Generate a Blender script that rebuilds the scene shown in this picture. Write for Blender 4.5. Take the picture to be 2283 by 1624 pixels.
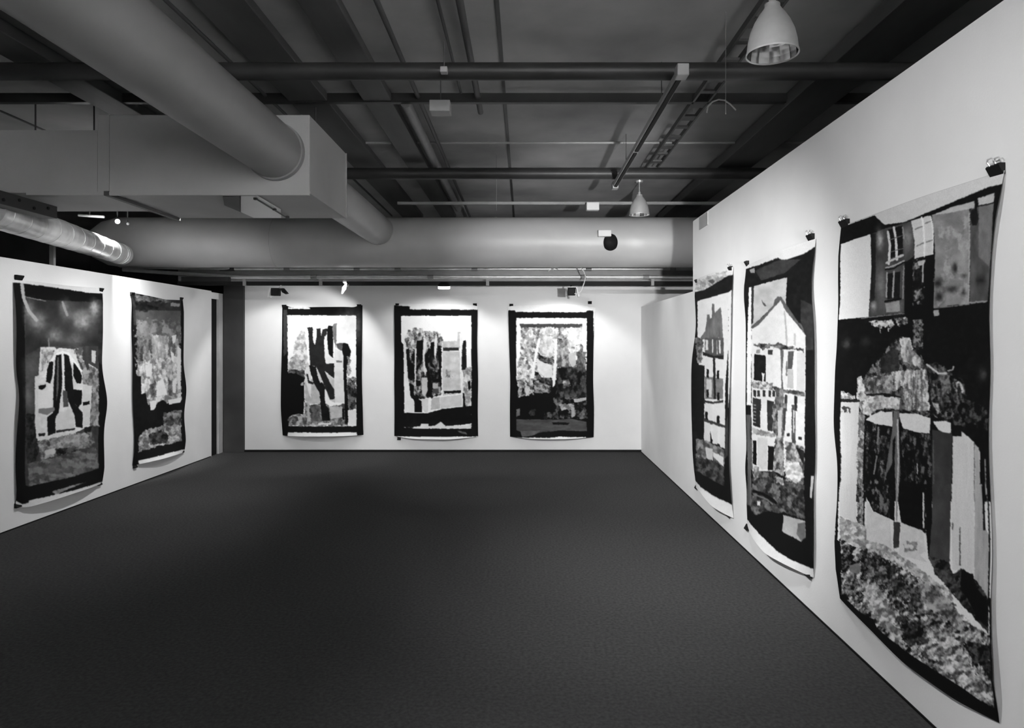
import bpy, bmesh, math, random
import numpy as np
from mathutils import Vector, Matrix, Euler

for o in list(bpy.data.objects):
    bpy.data.objects.remove(o, do_unlink=True)
SC = bpy.context.scene
COL = SC.collection
random.seed(7)

# ------------------------------------------------------------------ camera
W, H, F = 2283, 1624, 1510.0          # frame and focal length in pixels
VX, VY, EYE = 1168.0, 762.0, 1.6      # vanishing point in pixels, eye height
cam = bpy.data.cameras.new('camera')
cam.sensor_width = 36.0
cam.lens = F * 36.0 / W
cam.shift_x = -(VX - W / 2) / W
cam.shift_y = (VY - H / 2) / W
cam.clip_start = 0.05
camo = bpy.data.objects.new('camera', cam)
camo.location = (0, 0, EYE)
camo.rotation_euler = (math.pi / 2, 0, 0)
COL.objects.link(camo)
SC.camera = camo

# ------------------------------------------------------------------ world, exposure
wd = bpy.data.worlds.new('world'); SC.world = wd; wd.use_nodes = True
wd.node_tree.nodes['Background'].inputs[0].default_value = (0.02, 0.02, 0.02, 1)
SC.view_settings.view_transform = 'Standard'
SC.view_settings.look = 'None'
SC.view_settings.gamma = 1.0
SC.view_settings.use_curve_mapping = False
SC.view_settings.exposure = 0.0

# ------------------------------------------------------------------ lights (gallery track spots, plus added fill)
def spot(name, loc, target, watts, angle=70, blend=0.8, size=0.05):
    l = bpy.data.lights.new(name, 'SPOT')
    l.energy = watts; l.spot_size = math.radians(angle); l.spot_blend = blend
    l.shadow_soft_size = size
    o = bpy.data.objects.new(name, l)
    o.location = loc
    d = Vector(target) - Vector(loc)
    o.rotation_euler = d.to_track_quat('-Z', 'Y').to_euler()
    COL.objects.link(o)
    return o

# wall washers on the ceiling track above and behind the camera
spot('washer_right_near', (-1.25, 2.3, 2.97), (1.7, 3.0, 0.8), 150, 100, 0.9, 0.05)
spot('washer_right_mid', (-1.25, 2.1, 2.97), (1.7, 6.0, 0.85), 900, 58, 1.0, 0.05)
spot('washer_right_rear', (-1.2, 1.7, 2.97), (1.7, 7.7, 1.2), 950, 36, 1.0, 0.05)
spot('washer_right_behind', (-0.9, -0.6, 3.1), (1.7, 2.2, 0.6), 300, 75, 0.8, 0.05)
# two spots for the left wall, hung behind the plenum box
spot('washer_left_near', (-2.55, 6.05, 2.9), (-4.35, 6.0, 0.3), 130, 105, 0.8, 0.05)
spot('washer_left_rear', (-2.55, 6.35, 2.9), (-4.35, 8.2, 0.5), 150, 100, 0.9, 0.05)
# added unseen fill on the far wall, from the front
spot('fill_back', (0.2, 2.4, 3.2), (-0.9, 9.8, 0.15), 900, 34, 1.0, 0.06)
# downlight over the floor in the right half of the room
spot('floor_downlight', (0.75, 2.3, 3.2), (0.8, 5.0, 0.0), 360, 64, 1.0, 0.12)
# uplight towards the big cross duct; added unseen flood, bounced off the rear wall as ambient fill
spot('duct_washer', (1.3, 1.4, 1.9), (0.7, 8.4, 2.75), 1300, 30, 1.0, 0.06)
spot('rear_fill_bounce', (1.0, -2.2, 2.5), (1.2, -4.0, 2.7), 4300, 110, 1.0, 0.3)

# the four track spots in front of the far wall (their housings are built further down)
BACK_SPOTS = [(616, 649, 8.92, 650), (770, 640, 8.92, 640), (990, 639, 8.92, 975), (1275, 648, 8.92, 1235)]

def P(px, py, Y):
    return Vector(((px - VX) * Y / F, Y, EYE - (py - VY) * Y / F))

XL, XR, YB = -4.35, 1.70, 9.82
ZL, ZR, ZLOW, ZB, ZC = 2.305, 2.81, 2.105, 2.41, 3.5
YR = 6.81                              # end of the high part of the right wall

for i, (px, py, Y, tx) in enumerate(BACK_SPOTS):
    p = P(px, py + 8, Y)
    t = P(tx, 880, YB)
    spot('picture_spot', (p.x, p.y + 0.05, p.z - 0.08), (t.x, t.y, t.z), 30, 125, 0.35, 0.02)

# ------------------------------------------------------------------ materials
def lin(v):
    v /= 255.0
    return v / 12.92 if v <= 0.04045 else ((v + 0.055) / 1.055) ** 2.4

def mat(name, g, rough=0.6, metal=0.0, var=0.12, scale=4.0, bump=0.0, bscale=60.0, stretch=(1, 1, 1), spec=0.5):
    """grey procedural material, g = linear albedo"""
    m = bpy.data.materials.new(name); m.use_nodes = True
    nt = m.node_tree; b = nt.nodes['Principled BSDF']
    tc = nt.nodes.new('ShaderNodeTexCoord')
    mp = nt.nodes.new('ShaderNodeMapping'); mp.inputs['Scale'].default_value = stretch
    nz = nt.nodes.new('ShaderNodeTexNoise'); nz.inputs['Scale'].default_value = scale; nz.inputs['Detail'].default_value = 6
    cr = nt.nodes.new('ShaderNodeValToRGB')
    lo, hi = g * (1 - var), g * (1 + var)
    cr.color_ramp.elements[0].position = 0.3; cr.color_ramp.elements[1].position = 0.7
    cr.color_ramp.elements[0].color = (lo, lo, lo, 1); cr.color_ramp.elements[1].color = (hi, hi, hi, 1)
    L = nt.links
    L.new(tc.outputs['Object'], mp.inputs[0]); L.new(mp.outputs[0], nz.inputs['Vector'])
    L.new(nz.outputs['Fac'], cr.inputs[0]); L.new(cr.outputs[0], b.inputs['Base Color'])
    b.inputs['Roughness'].default_value = rough; b.inputs['Metallic'].default_value = metal
    b.inputs['Specular IOR Level'].default_value = spec
    if bump:
        n2 = nt.nodes.new('ShaderNodeTexNoise'); n2.inputs['Scale'].default_value = bscale; n2.inputs['Detail'].default_value = 4
        bp = nt.nodes.new('ShaderNodeBump'); bp.inputs['Strength'].default_value = bump; bp.inputs['Distance'].default_value = 0.01
        L.new(tc.outputs['Object'], n2.inputs['Vector']); L.new(n2.outputs['Fac'], bp.inputs['Height']); L.new(bp.outputs[0], b.inputs['Normal'])
    return m

def emit(name, s):
    m = bpy.data.materials.new(name); m.use_nodes = True
    nt = m.node_tree; b = nt.nodes['Principled BSDF']
    b.inputs['Base Color'].default_value = (.9, .9, .9, 1)
    b.inputs['Emission Color'].default_value = (1, 1, 1, 1); b.inputs['Emission Strength'].default_value = s
    return m

M = dict(
    wall=mat('wall_paint', 0.74, 0.75, var=0.025, scale=3, bump=0.08, bscale=90),
    carpet=mat('carpet', 0.044, 0.95, var=0.3, scale=55, bump=0.5, bscale=300, spec=0.1),
    slab=mat('concrete_slab', 0.40, 0.85, var=0.28, scale=1.3, bump=0.15, bscale=20),
    outer=mat('dark_block', 0.05, 0.9, var=0.2, scale=2),
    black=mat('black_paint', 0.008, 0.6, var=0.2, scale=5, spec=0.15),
    beam=mat('dark_steel', 0.035, 0.42, var=0.2, scale=5, spec=0.3),
    dark=mat('dark_pipe', 0.08, 0.55, var=0.25, scale=6, stretch=(1, .2, 1)),
    column=mat('dark_column', 0.03, 0.6, var=0.25, scale=3),
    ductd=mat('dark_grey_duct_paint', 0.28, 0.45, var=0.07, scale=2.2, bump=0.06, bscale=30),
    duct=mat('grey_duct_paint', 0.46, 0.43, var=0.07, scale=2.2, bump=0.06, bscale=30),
    glare=mat('reflected_glare', 0.92, 0.35, var=0.02, scale=4),  # very pale tone standing for reflected light under the plenum box
    boxd=mat('grey_sheet_metal', 0.46, 0.55, var=0.10, scale=1.8, bump=0.05, bscale=20),
    silver=mat('galvanised_steel', 0.78, 0.3, metal=0.6, var=0.15, scale=9, bump=0.1, bscale=30),
    alu=mat('aluminium_shade', 0.75, 0.33, metal=0.45, var=0.12, scale=8),
    mirror=mat('reflector', 0.8, 0.12, metal=1.0, var=0.1, scale=12),
    white=mat('white_plastic', 0.72, 0.5, var=0.04, scale=5),
    grey=mat('grey_plastic', 0.34, 0.55, var=0.08, scale=5),
    light=mat('pale_pipe', 0.40, 0.5, var=0.12, scale=5),
    mid=mat('mid_grey_pipe', 0.24, 0.5, var=0.15, scale=5),
    glow=emit('lamp_face', 6.0),
)

# ------------------------------------------------------------------ mesh helpers
def link(name, me, m=None, parent=None):
    o = bpy.data.objects.new(name, me)
    if m is not None:
        me.materials.append(m)
    COL.objects.link(o)
    if parent is not None:
        o.parent = parent
        o.matrix_parent_inverse = Matrix.Identity(4)
        o.location = -parent.location if parent.parent is None else -(parent.location + parent.parent.location)
        if parent.rotation_euler.to_quaternion().angle > 1e-6:
            o.matrix_parent_inverse = parent.matrix_basis.inverted(); o.location = (0, 0, 0)
    return o

def tag(o, label, cat, group=None, kind=None):
    o['label'] = label; o['category'] = cat
    if group: o['group'] = group
    if kind: o['kind'] = kind
    return o

def empty(name, loc):
    o = bpy.data.objects.new(name, None); o.location = loc; o.empty_display_size = 0.1
    COL.objects.link(o); return o

def done(bm, name, m, parent=None, smooth=False):
    bmesh.ops.recalc_face_normals(bm, faces=bm.faces)
    me = bpy.data.meshes.new(name); bm.to_mesh(me); bm.free()
    if smooth:
        for p in me.polygons: p.use_smooth = True
        me.set_sharp_from_angle(angle=math.radians(40))
    return link(name, me, m, parent)

def add_box(bm, x0, x1, y0, y1, z0, z1, bevel=0.0):
    r = bmesh.ops.create_cube(bm, size=1.0)
    for v in r['verts']:
        v.co = Vector(((x0 + x1) / 2 + v.co.x * (x1 - x0), (y0 + y1) / 2 + v.co.y * (y1 - y0), (z0 + z1) / 2 + v.co.z * (z1 - z0)))
    if bevel:
        es = list({e for v in r['verts'] for e in v.link_edges})
        bmesh.ops.bevel(bm, geom=es, offset=bevel, segments=2, affect='EDGES', profile=0.5)

def box(name, b, m, parent=None, bevel=0.0):
    bm = bmesh.new(); add_box(bm, *b, bevel=bevel); return done(bm, name, m, parent, smooth=False)

def add_tube(bm, pts, r, seg=16, cap=True):
    pts = [Vector(p) for p in pts]
    rs = r if isinstance(r, (list, tuple)) else [r] * len(pts)
    rings = []
    up = Vector((0, 0, 1))
    for i, p in enumerate(pts):
        if i == 0: d = pts[1] - p
        elif i == len(pts) - 1: d = p - pts[i - 1]
        else: d = (pts[i + 1] - p).normalized() + (p - pts[i - 1]).normalized()
        d.normalize()
        a = up if abs(d.dot(up)) < 0.95 else Vector((0, 1, 0))
        x = d.cross(a).normalized(); y = x.cross(d).normalized()
        rings.append([bm.verts.new(p + rs[i] * (math.cos(2 * math.pi * k / seg) * x + math.sin(2 * math.pi * k / seg) * y)) for k in range(seg)])
    for a, b in zip(rings, rings[1:]):
        for k in range(seg):
            bm.faces.new((a[k], a[(k + 1) % seg], b[(k + 1) % seg], b[k]))
    if cap:
        bm.faces.new(rings[0]); bm.faces.new(rings[-1])

def tube(name, pts, r, m, parent=None, seg=16, cap=True):
    bm = bmesh.new(); add_tube(bm, pts, r, seg, cap); return done(bm, name, m, parent, smooth=True)

def add_lathe(bm, prof, loc, seg=32, axis=None):
    rings = []
    q = Vector((0, 0, 1)).rotation_difference(Vector(axis)) if axis else None
    for r, z in prof:
        ring = []
        for k in range(seg):
            a = 2 * math.pi * k / seg
            v = Vector((r * math.cos(a), r * math.sin(a), z))
            if q: v = q @ v
            ring.append(bm.verts.new(v + Vector(loc)))
        rings.append(ring)
    for a, b in zip(rings, rings[1:]):
        for k in range(seg):
            bm.faces.new((a[k], a[(k + 1) % seg], b[(k + 1) % seg], b[k]))

def prism(name, poly, plane, lo, hi, m, parent=None, bevel=0.0):
    """poly in the two axes other than `plane`, extruded lo..hi along it"""
    bm = bmesh.new()
    def mk(p, t):
        return Vector((p[0], t, p[1])) if plane == 'y' else (Vector((t, p[0], p[1])) if plane == 'x' else Vector((p[0], p[1], t)))
    a = [bm.verts.new(mk(p, lo)) for p in poly]; b = [bm.verts.new(mk(p, hi)) for p in poly]
    bm.faces.new(a); bm.faces.new(b)
    n = len(poly)
    for i in range(n): bm.faces.new((a[i], a[(i + 1) % n], b[(i + 1) % n], b[i]))
    bmesh.ops.recalc_face_normals(bm, faces=bm.faces)
    if bevel: bmesh.ops.bevel(bm, geom=list(bm.edges), offset=bevel, segments=2, affect='EDGES')
    return done(bm, name, m, parent)

def struct(o, label, cat):
    return tag(o, label, cat, kind='structure')

# ------------------------------------------------------------------ the room shell
struct(box('floor', (-8, 5, -4, 12.5, -0.1, 0), M['carpet']), 'dark grey carpeted gallery floor', 'floor')
struct(box('ceiling', (-8, 5, -4, 12.5, ZC, ZC + 0.15), M['slab']), 'dark grey concrete slab ceiling above the ducts and pipes', 'ceiling')
struct(box('wall_left', (XL - 0.12, XL, -4, YB - 0.39, 0, ZL), M['wall']), 'white partition wall on the left with two drawings', 'wall')
struct(box('wall_back', (-4.05, 4.4, YB, YB + 0.12, 0, ZB), M['wall']), 'white far wall carrying three drawings', 'wall')
struct(box('wall_right', (XR, XR + 0.14, -4, YR, 0, ZR), M['wall']), 'tall white wall on the right with three long drawings', 'wall')
struct(box('wall_right_rear', (XR, XR + 0.12, YR, YB, 0, ZLOW), M['wall']), 'lower white partition meeting the far wall on the right', 'wall')
struct(box('wall_outer_left', (-8.1, -8, -4, 12.5, 0, ZC), M['outer']), 'dark outer wall behind the left partition', 'wall')
struct(box('wall_outer_right', (5, 5.1, -4, 12.5, 0, ZC), M['outer']), 'dark outer wall behind the right partition', 'wall')
struct(box('wall_outer_back', (-8, 5, 12.5, 12.6, 0, ZC), M['outer']), 'dark outer wall behind the far partition', 'wall')
struct(box('wall_front', (-8, 5, -4.1, -4, 0, ZC), M['wall']), 'wall behind the camera', 'wall')
struct(box('baseboard_back', (-4.05, XR, YB - 0.018, YB - 0.001, 0.0, 0.032), M['black']), 'thin black skirting along the far wall', 'baseboard')
struct(box('baseboard_right', (XR - 0.006, XR - 0.0005, -4, YB - 0.02, 0.0, 0.010), M['black']), 'thin black shadow gap skirting along the right wall', 'baseboard')
struct(box('baseboard_left', (XL + 0.0005, XL + 0.006, -4, YB - 0.42, 0.0, 0.010), M['black']), 'thin black shadow gap skirting along the left wall', 'baseboard')
# left end of the far wall: black slot, pale jamb, dark column
struct(box('trim_1', (XL - 0.10, XL - 0.03, YB - 0.39, YB - 0.17, 0.0, 2.20), M['black']), 'tall black door edge at the end of the left wall', 'trim')
struct(box('trim_2', (XL - 0.12, XL, YB - 0.39, YB - 0.17, 2.20, 2.29), M['wall']), 'white header above the tall black slot', 'trim')
struct(box('trim_3', (XL - 0.12, XL, YB - 0.17, YB - 0.03, 0.0, 2.29), M['light']), 'pale grey jamb between the black slot and the dark column', 'trim')
column = box('dark_column', (-4.34, -4.045, YB - 0.04, YB + 0.2, 0.0, 2.44), M['column'], bevel=0.004)
tag(column, 'dark grey full height column at left end of the far wall', 'column')
gp = P(1571, 502, 6.6)
struct(box('trim_4', (XR - 0.006, XR - 0.0005, 6.25, 6.55, ZR - 0.13, ZR - 0.01), M['grey']), 'small grey plate at top far corner of the tall right wall', 'trim')

# ------------------------------------------------------------------ ceiling beams, pipes and conduits
def ceil_beam(Y, zc, r, x0, x1, label):
    o = tube('ceiling_beam', [(x0, Y, zc), (x1, Y, zc)], r, M['beam'], seg=24)
    rt = tag(o, label, 'pipe'); return rt
ceil_beam(4.26, 3.3, 0.054, -7.9, 4.9, 'thick dark pipe crossing the ceiling nearest the camera behind the big pendant lamp')
ceil_beam(6.85, 3.3, 0.057, -7.9, 4.9, 'thick dark pipe crossing the ceiling just before the lit cross duct')
tag(box('ceiling_rail', (-7.9, 4.9, 5.06, 5.11, 3.39, 3.46), M['beam'], bevel=0.004), 'thin dark rail crossing the ceiling between the two thick dark pipes', 'rail')
tag(tube('ceiling_conduit', [(-2.6, 6.3, 3.45), (4.9, 6.3, 3.45)], 0.011, M['light'], seg=10), 'thin pale conduit crossing the ceiling beyond the thin dark rail', 'conduit')
tag(box('ceiling_conduit', (-1.5, 3.0, 8.02, 8.06, 3.225, 3.26), M['mid'], bevel=0.004), 'pale grey strip crossing just above the lit cross duct', 'conduit')
for nm, xa, xb, z0, z1, mm, lab in [
    ('ceiling_dark_band', -1.76, -1.47, 3.40, 3.46, 'dark', 'wide dark channel along the ceiling beside the big round duct'),
    ('ceiling_dark_band', -1.20, -0.99, 3.40, 3.46, 'dark', 'dark double channel along the ceiling in the middle of three dark lines'),
    ('ceiling_dark_band', 1.96, 2.30, 3.36, 3.46, 'dark', 'dark strip standing in for ceiling shade above the tall right wall'),  # dark strip added where the ceiling lies in shade
    ('ceiling_dark_band', -3.25, -3.0, 3.38, 3.46, 'dark', 'dark channel along the ceiling left of the big round duct')]:
    tag(box(nm, (xa, xb, 0.6, 9.9, z0, z1), M[mm], bevel=0.005), lab, 'channel')
for xx, z, r, mm, y0, y1, lab in [
    (-1.93, 3.44, 0.012, 'dark', 0.6, 9.9, 'thin dark pipe along the ceiling right of the big round duct'),
    (-0.79, 3.43, 0.016, 'dark', 0.6, 9.9, 'thin dark pipe along the ceiling right of the double channel'),
    (-0.345, 3.43, 0.022, 'dark', 0.6, 5.4, 'short dark pipe along the ceiling right of the white sensor box'),
    (-0.47, 3.46, 0.010, 'dark', 0.6, 5.2, 'thin dark cable pipe leading to the white sensor box'),
    (-0.89, 3.40, 0.040, 'mid', 5.1, 9.2, 'thick pale pipe along the ceiling ending near the cross duct'),
    (-2.62, 3.40, 0.030, 'light', 0.6, 5.5, 'pale pipe along the ceiling left of the big round duct')]:
    tag(tube('ceiling_pipe', [(xx, y0, z), (xx, y1, z)], r, M[mm], seg=14), lab, 'pipe')
cp = P(1020, 385, 7.2)
bm = bmesh.new(); add_lathe(bm, [(0.001, -.05), (.05, -.05), (.055, -.03), (.055, .03), (.05, .05), (.001, .05)], (cp.x, cp.y, cp.z), 20, axis=(0, 1, 0))
tag(done(bm, 'junction_box', M['light'], smooth=True), 'round pale junction box hanging under the thick pale pipe', 'junction box')
# slab joints: shallow ribs between precast planks
for i, x in enumerate([-4.3, -0.15, 2.9]):
    tag(box('slab_joint', (x - .012, x + .012, -3.9, 12.4, ZC - .008, ZC - 0.0005), M['dark']), ['thin dark slab joint over the left partition', 'thin dark slab joint over the middle of the room', 'thin dark slab joint beyond the right wall'][i], 'joint')
# perforated cable ladder right of the lighting track
lad = empty('cable_ladder', (1.32, 0.6, 3.4)); tag(lad, 'dark cable ladder along the ceiling passing behind the big pendant lamp', 'cable ladder')
box('side_rail', (1.26, 1.275, 0.6, 7.2, 3.39, 3.43), M['dark'], lad); box('side_rail', (1.375, 1.39, 0.6, 7.2, 3.39, 3.43), M['dark'], lad)
for k in range(24):
    y = 0.8 + k * 0.27
    box('rung', (1.275, 1.375, y, y + 0.05 + 0.03 * (k % 3), 3.395, 3.41), M['dark'], lad)
# lighting track
tr = empty('lighting_track', (0.935, 4.0, 3.2)); tag(tr, 'white lighting track with black slot pointing at the far wall', 'lighting track')
box('track_body', (0.911, 0.959, 4.03, 6.93, 3.185, 3.225), M['light'], tr, 0.003)
box('track_slot', (0.921, 0.949, 4.06, 5.62, 3.174, 3.1865), M['black'], tr); box('track_slot', (0.921, 0.949, 5.68, 6.9, 3.174, 3.1865), M['black'], tr)
box('end_box', (0.90, 0.97, 3.97, 4.06, 3.165, 3.235), M['light'], tr, 0.005); box('end_box', (0.905, 0.965, 6.9, 7.0, 3.165, 3.235), M['light'], tr, 0.005)
for y in (4.6, 6.2):
    tube('hanger_rod', [(0.935, y, 3.22), (0.935, y, ZC)], 0.003, M['dark'], tr, seg=8)
# small boxes
def cbox(name, px0, px1, py0, py1, Y, depth, label, cat, m='white', rod=None):
    a, b = P(px0, py0, Y), P(px1, py1, Y)
    t = empty(name, ((a.x + b.x) / 2, Y + depth / 2, b.z)); tag(t, label, cat)
    box('housing', (a.x, b.x, Y, Y + depth, b.z, a.z), M[m], t, 0.005)
    if rod: tube('hanger_rod', [((a.x + b.x) / 2, Y + depth / 2, a.z - .01), ((a.x + b.x) / 2, Y + depth / 2, rod)], 0.004, M['dark'], t, seg=8)
    return t
cbox('sensor_box', 957, 1003, 222, 247, 4.75, 0.12, 'pale grey rectangular box hanging under the ceiling left of centre', 'box', 'light', ZC)
cbox('sensor_box', 981, 997, 147, 160, 4.12, 0.05, 'tiny pale box in front of the thick dark pipe', 'box', 'light', 3.44)
cbox('emergency_light', 1308, 1336, 451, 468, 7.9, 0.08, 'small white box on the pale strip left of the far pendant lamp', 'emergency light', 'white', 3.235)
eb = cbox('duct_box', 1334, 1363, 513, 527, 8.12, 0.1, 'small pale box on the lit cross duct with an added dark shadow blob', 'small_box', 'white')
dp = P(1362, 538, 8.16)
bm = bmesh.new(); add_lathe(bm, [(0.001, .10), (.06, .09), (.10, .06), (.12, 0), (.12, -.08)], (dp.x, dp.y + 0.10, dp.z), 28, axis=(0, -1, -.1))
done(bm, 'shadow_blob', M['black'], eb, smooth=True)  # black solid standing in for a soft shadow on the duct
ap = [(1576, 252), (1578, 238), (1588, 227), (1602, 222), (1616, 224), (1629, 233), (1641, 246)]
tag(tube('ceiling_wire', [P(x, y, 4.9) for x, y in ap], 0.006, M['white'], seg=8), 'thin pale wire curling in an arc under the ceiling right of the track', 'wire')
for px, y0, Y, lab in [(1618, 15, 3.9, 'thin vertical wire hanging above the pale wire arc'), (1107, 398, 6.9, 'thin vertical wire hanging over the middle of the cross duct')]:
    a = P(px, y0, Y)
    b = P(px, 255 if px > 1500 else 470, Y)
    tag(tube('hanging_wire', [(a.x, a.y, ZC), (b.x, b.y, b.z)], 0.0018, M['mid'], seg=6), lab, 'wire')

# ------------------------------------------------------------------ pendant lamps
def pendant(loc, label, W_, R=0.117, Hh=0.235):
    t = empty('pendant_lamp', loc); tag(t, label, 'pendant lamp', 'pendant lamps')
    x, y, z = loc
    prof = [(R, 0.0), (R * 1.02, .004), (R * .99, .02), (R * .95, .06), (R * .86, .105), (R * .70, .15), (R * .52, .185), (R * .36, .21), (R * .30, .222), (R * .30, Hh), (R * .26, Hh + .004), (0.004, Hh + .006)]
    bm = bmesh.new(); add_lathe(bm, prof, loc, 48); done(bm, 'lamp_shade', M['alu'], t, smooth=True)
    inn = [(R * .985, 0.001), (R * .96, .03), (R * .90, .075), (R * .78, .12), (R * .60, .16), (R * .4, .185), (0.005, .195)]
    bm = bmesh.new(); add_lathe(bm, inn, loc, 14); done(bm, 'reflector', M['mirror'], t)
    spot('pendant_bulb_light', (x, y, z + .055), (x, y, 0), W_, 62, 0.9, 0.03)
    bm = bmesh.new(); add_lathe(bm, [(R * .985, 0.001), (R * 1.03, -.003), (R * 1.03, .006), (R * 1.0, .009)], loc, 48); done(bm, 'rim', M['alu'], t, smooth=True)
    bm = bmesh.new(); add_lathe(bm, [(0.001, .06), (.018, .065), (.028, .09), (.024, .125), (.014, .15), (.014, .19)], loc, 20); done(bm, 'bulb', M['white'], t, smooth=True)
    bm = bmesh.new(); add_lathe(bm, [(0.016, Hh), (.016, Hh + .03), (.006, Hh + .04), (.005, ZC - z - .02), (.04, ZC - z - .02), (.045, ZC - z - .001)], loc, 20); done(bm, 'stem', M['alu'], t, smooth=True)
    return t
l1 = P(1722, 121, 3.2); l2 = P(1425.5, 479, 8.0)
pendant(tuple(l1), 'large bell shaped aluminium pendant lamp nearest the camera at top right', 12)
pendant(tuple(l2), 'small bell shaped aluminium pendant lamp far away in front of the cross duct', 45)

# ------------------------------------------------------------------ air ducts
AX, AZ, AR = -1.766, 2.95, 0.194
YF, YBK = 4.83, 5.83                  # front and rear of the plenum box
rd = empty('round_duct', (AX, 0.4, AZ)); tag(rd, 'big grey round duct running overhead into the plenum box', 'duct')
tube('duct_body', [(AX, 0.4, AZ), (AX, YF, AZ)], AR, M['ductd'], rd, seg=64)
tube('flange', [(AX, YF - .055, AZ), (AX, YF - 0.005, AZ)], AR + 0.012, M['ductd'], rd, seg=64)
bd = empty('branch_duct', (AX, YBK, AZ)); tag(bd, 'short grey round duct leaving the plenum box towards the cross duct', 'duct')
tube('duct_body', [(AX, YBK, AZ), (AX, 8.32, AZ)], AR * 0.93, M['duct'], bd, seg=64)
tube('flange', [(AX, YBK + 0.005, AZ), (AX, YBK + .04, AZ)], AR * 0.93 + 0.012, M['duct'], bd, seg=64)
# plenum box
def FX(px): return (px - VX) * YF / F
def FZ(py): return EYE - (py - VY) * YF / F
pb = empty('plenum_box', (FX(690), YF, FZ(430))); tag(pb, 'large grey sheet metal plenum box hanging under the ceiling at left', 'plenum box')
zt, zb = FZ(256), FZ(430)
xr = FX(690)
xs = FX(243)
bm = bmesh.new()
add_box(bm, xs, xr, YF, YBK, zb, zt, 0.006)
done(bm, 'box_body', M['boxd'], pb)
x0l = -3.82
prism('box_side_section', [(FX(218), zb + .001), (xs, zb + .001), (xs, zt - .001), (FX(218), zt - .001)], 'y', YF + .002, 5.5, M['boxd'], pb)
prism('box_side_section', [(x0l, zb + .001), (FX(218), zb + .001), (FX(218), FZ(290)), (x0l, FZ(290))], 'y', YF + .001, 5.53, M['boxd'], pb, 0.004)
box('seam_strip', (xs - .03, xs + .004, YF - .012, YBK, zb - .022, zb + .01), M['dark'], pb)
box('corner_strip', (xr - .004, xr + .006, YF, YBK, zb - .006, zb + .01), M['boxd'], pb)
box('corner_strip', (xr - .004, xr + .006, YBK - .012, YBK, zb, zt), M['light'], pb)
def BPT(px, py):                     # a pixel on the underside plane of the box
    Y = (zb - EYE) * F / (VY - py)
    return ((px - VX) * Y / F, Y)
prism('underside_patch', [BPT(*p) for p in [(537, 434), (572, 434), (626, 466), (627, 483), (566, 483), (537, 470)]], 'z', zb - .012, zb - .003, M['glare'], pb)  # white shape painted for light reflected on the box underside
prism('underside_patch', [BPT(*p) for p in [(497, 436), (535, 434), (535, 470), (500, 455)]], 'z', zb - .010, zb - .003, M['dark'], pb)
tube('underside_bar', [(*BPT(568, 437), zb - .016), (*BPT(636, 479), zb - .016)], 0.006, M['dark'], pb, seg=8)
for px, py in [(570, 438), (612, 462), (641, 481)]:
    x, y = BPT(px, py); box('latch', (x - .012, x + .012, y - .012, y + .012, zb - .026, zb - .004), M['dark'], pb)
for px in (480, 560, 640, 690):
    pass
# drop in front: cut corner brace
prism('stiffener', [(FX(60), FZ(436)), (FX(690), FZ(436)), (FX(690), FZ(428)), (FX(60), FZ(428))], 'y', YF - .008, YF + .01, M['boxd'], pb)
for x in (-3.75, -3.3, -2.2, -1.6):
    tube('hanger_rod', [(x, 5.2, min(zt, FZ(290)) - .02 if x < -3.2 else zt - .01), (x, 5.2, ZC)], 0.006, M['dark'], pb, seg=8)
# cross duct
CY, CZ, CR = 8.5, 2.843, 0.312
cd = empty('cross_duct', (-5.05, CY, CZ)); tag(cd, 'huge pale grey round duct crossing the room above the far wall', 'duct')
xe = P(268, 560, 8.5).x
tube('duct_body', [(xe, CY, CZ), (4.9, CY, CZ)], CR, M['duct'], cd, seg=96)
for x in (-3.1, -0.35, 2.6):
    bm = bmesh.new(); add_tube(bm, [(x - .015, CY, CZ), (x + .015, CY, CZ)], CR + .004, 96); done(bm, 'duct_seam', M['duct'], cd, smooth=True)
bm = bmesh.new(); add_tube(bm, [(xe + .01, CY, CZ), (xe - .16, CY - .05, CZ - .02), (xe - .30, CY - .12, CZ - .04)], [CR, CR * .86, CR * .5], 64); done(bm, 'end_reducer', M['duct'], cd, smooth=True)
# silver duct above the left partition
sd = empty('silver_duct', (-4.1, 5.3, 2.6)); tag(sd, 'shiny silver spiral duct above the left partition', 'duct')
pa, pe = Vector((-3.66, 4.6, 2.508)), Vector((-4.70, 7.9, 2.62))
n = 44
pts, rs = [], []
for k in range(n + 1):
    t = k / n
    pts.append(pa.lerp(pe, t)); rs.append(0.115 + .006 * (1 - t))
tube('duct_body', pts, rs, M['silver'], sd, seg=40)
for k in range(2, 44, 4):
    t = k / 44
    a = pa.lerp(pe, t); dd = (pe - pa).normalized()
    tube('spiral_rib', [a - dd * .006, a + dd * .006], 0.1175 + .006 * (1 - t), M['silver'], sd, seg=40)
tube('end_collar', [pe - (pe - pa).normalized() * .10, pe + (pe - pa).normalized() * .03], 0.122, M['duct'], sd, seg=40)
# dark perforated beam at the far left
e0, e1 = P(128, 461, 5.0), P(128, 488, 5.0)
db = empty('perforated_beam', (e0.x, 5.0, e1.z)); tag(db, 'dark perforated steel beam above the silver duct at left edge', 'beam')
box('beam_body', (e0.x - .12, e0.x, 0.8, 5.0, e1.z, e0.z), M['beam'], db, 0.003)
for k in range(10):
    y = 4.9 - k * 0.14
    zc = e1.z + (e0.z - e1.z) * (0.35 if k % 2 else .65)
    tube('bolt', [(e0.x - .002, y, zc), (e0.x + .006, y, zc)], 0.011, M['black'], db, seg=10)
tag(box('hanger_strap', (XL - .1, XL - .06, 6.35, 6.38, ZL - .02, 3.2), M['mid']), 'thin grey strap rising behind the top of the left partition', 'strap')

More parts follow.
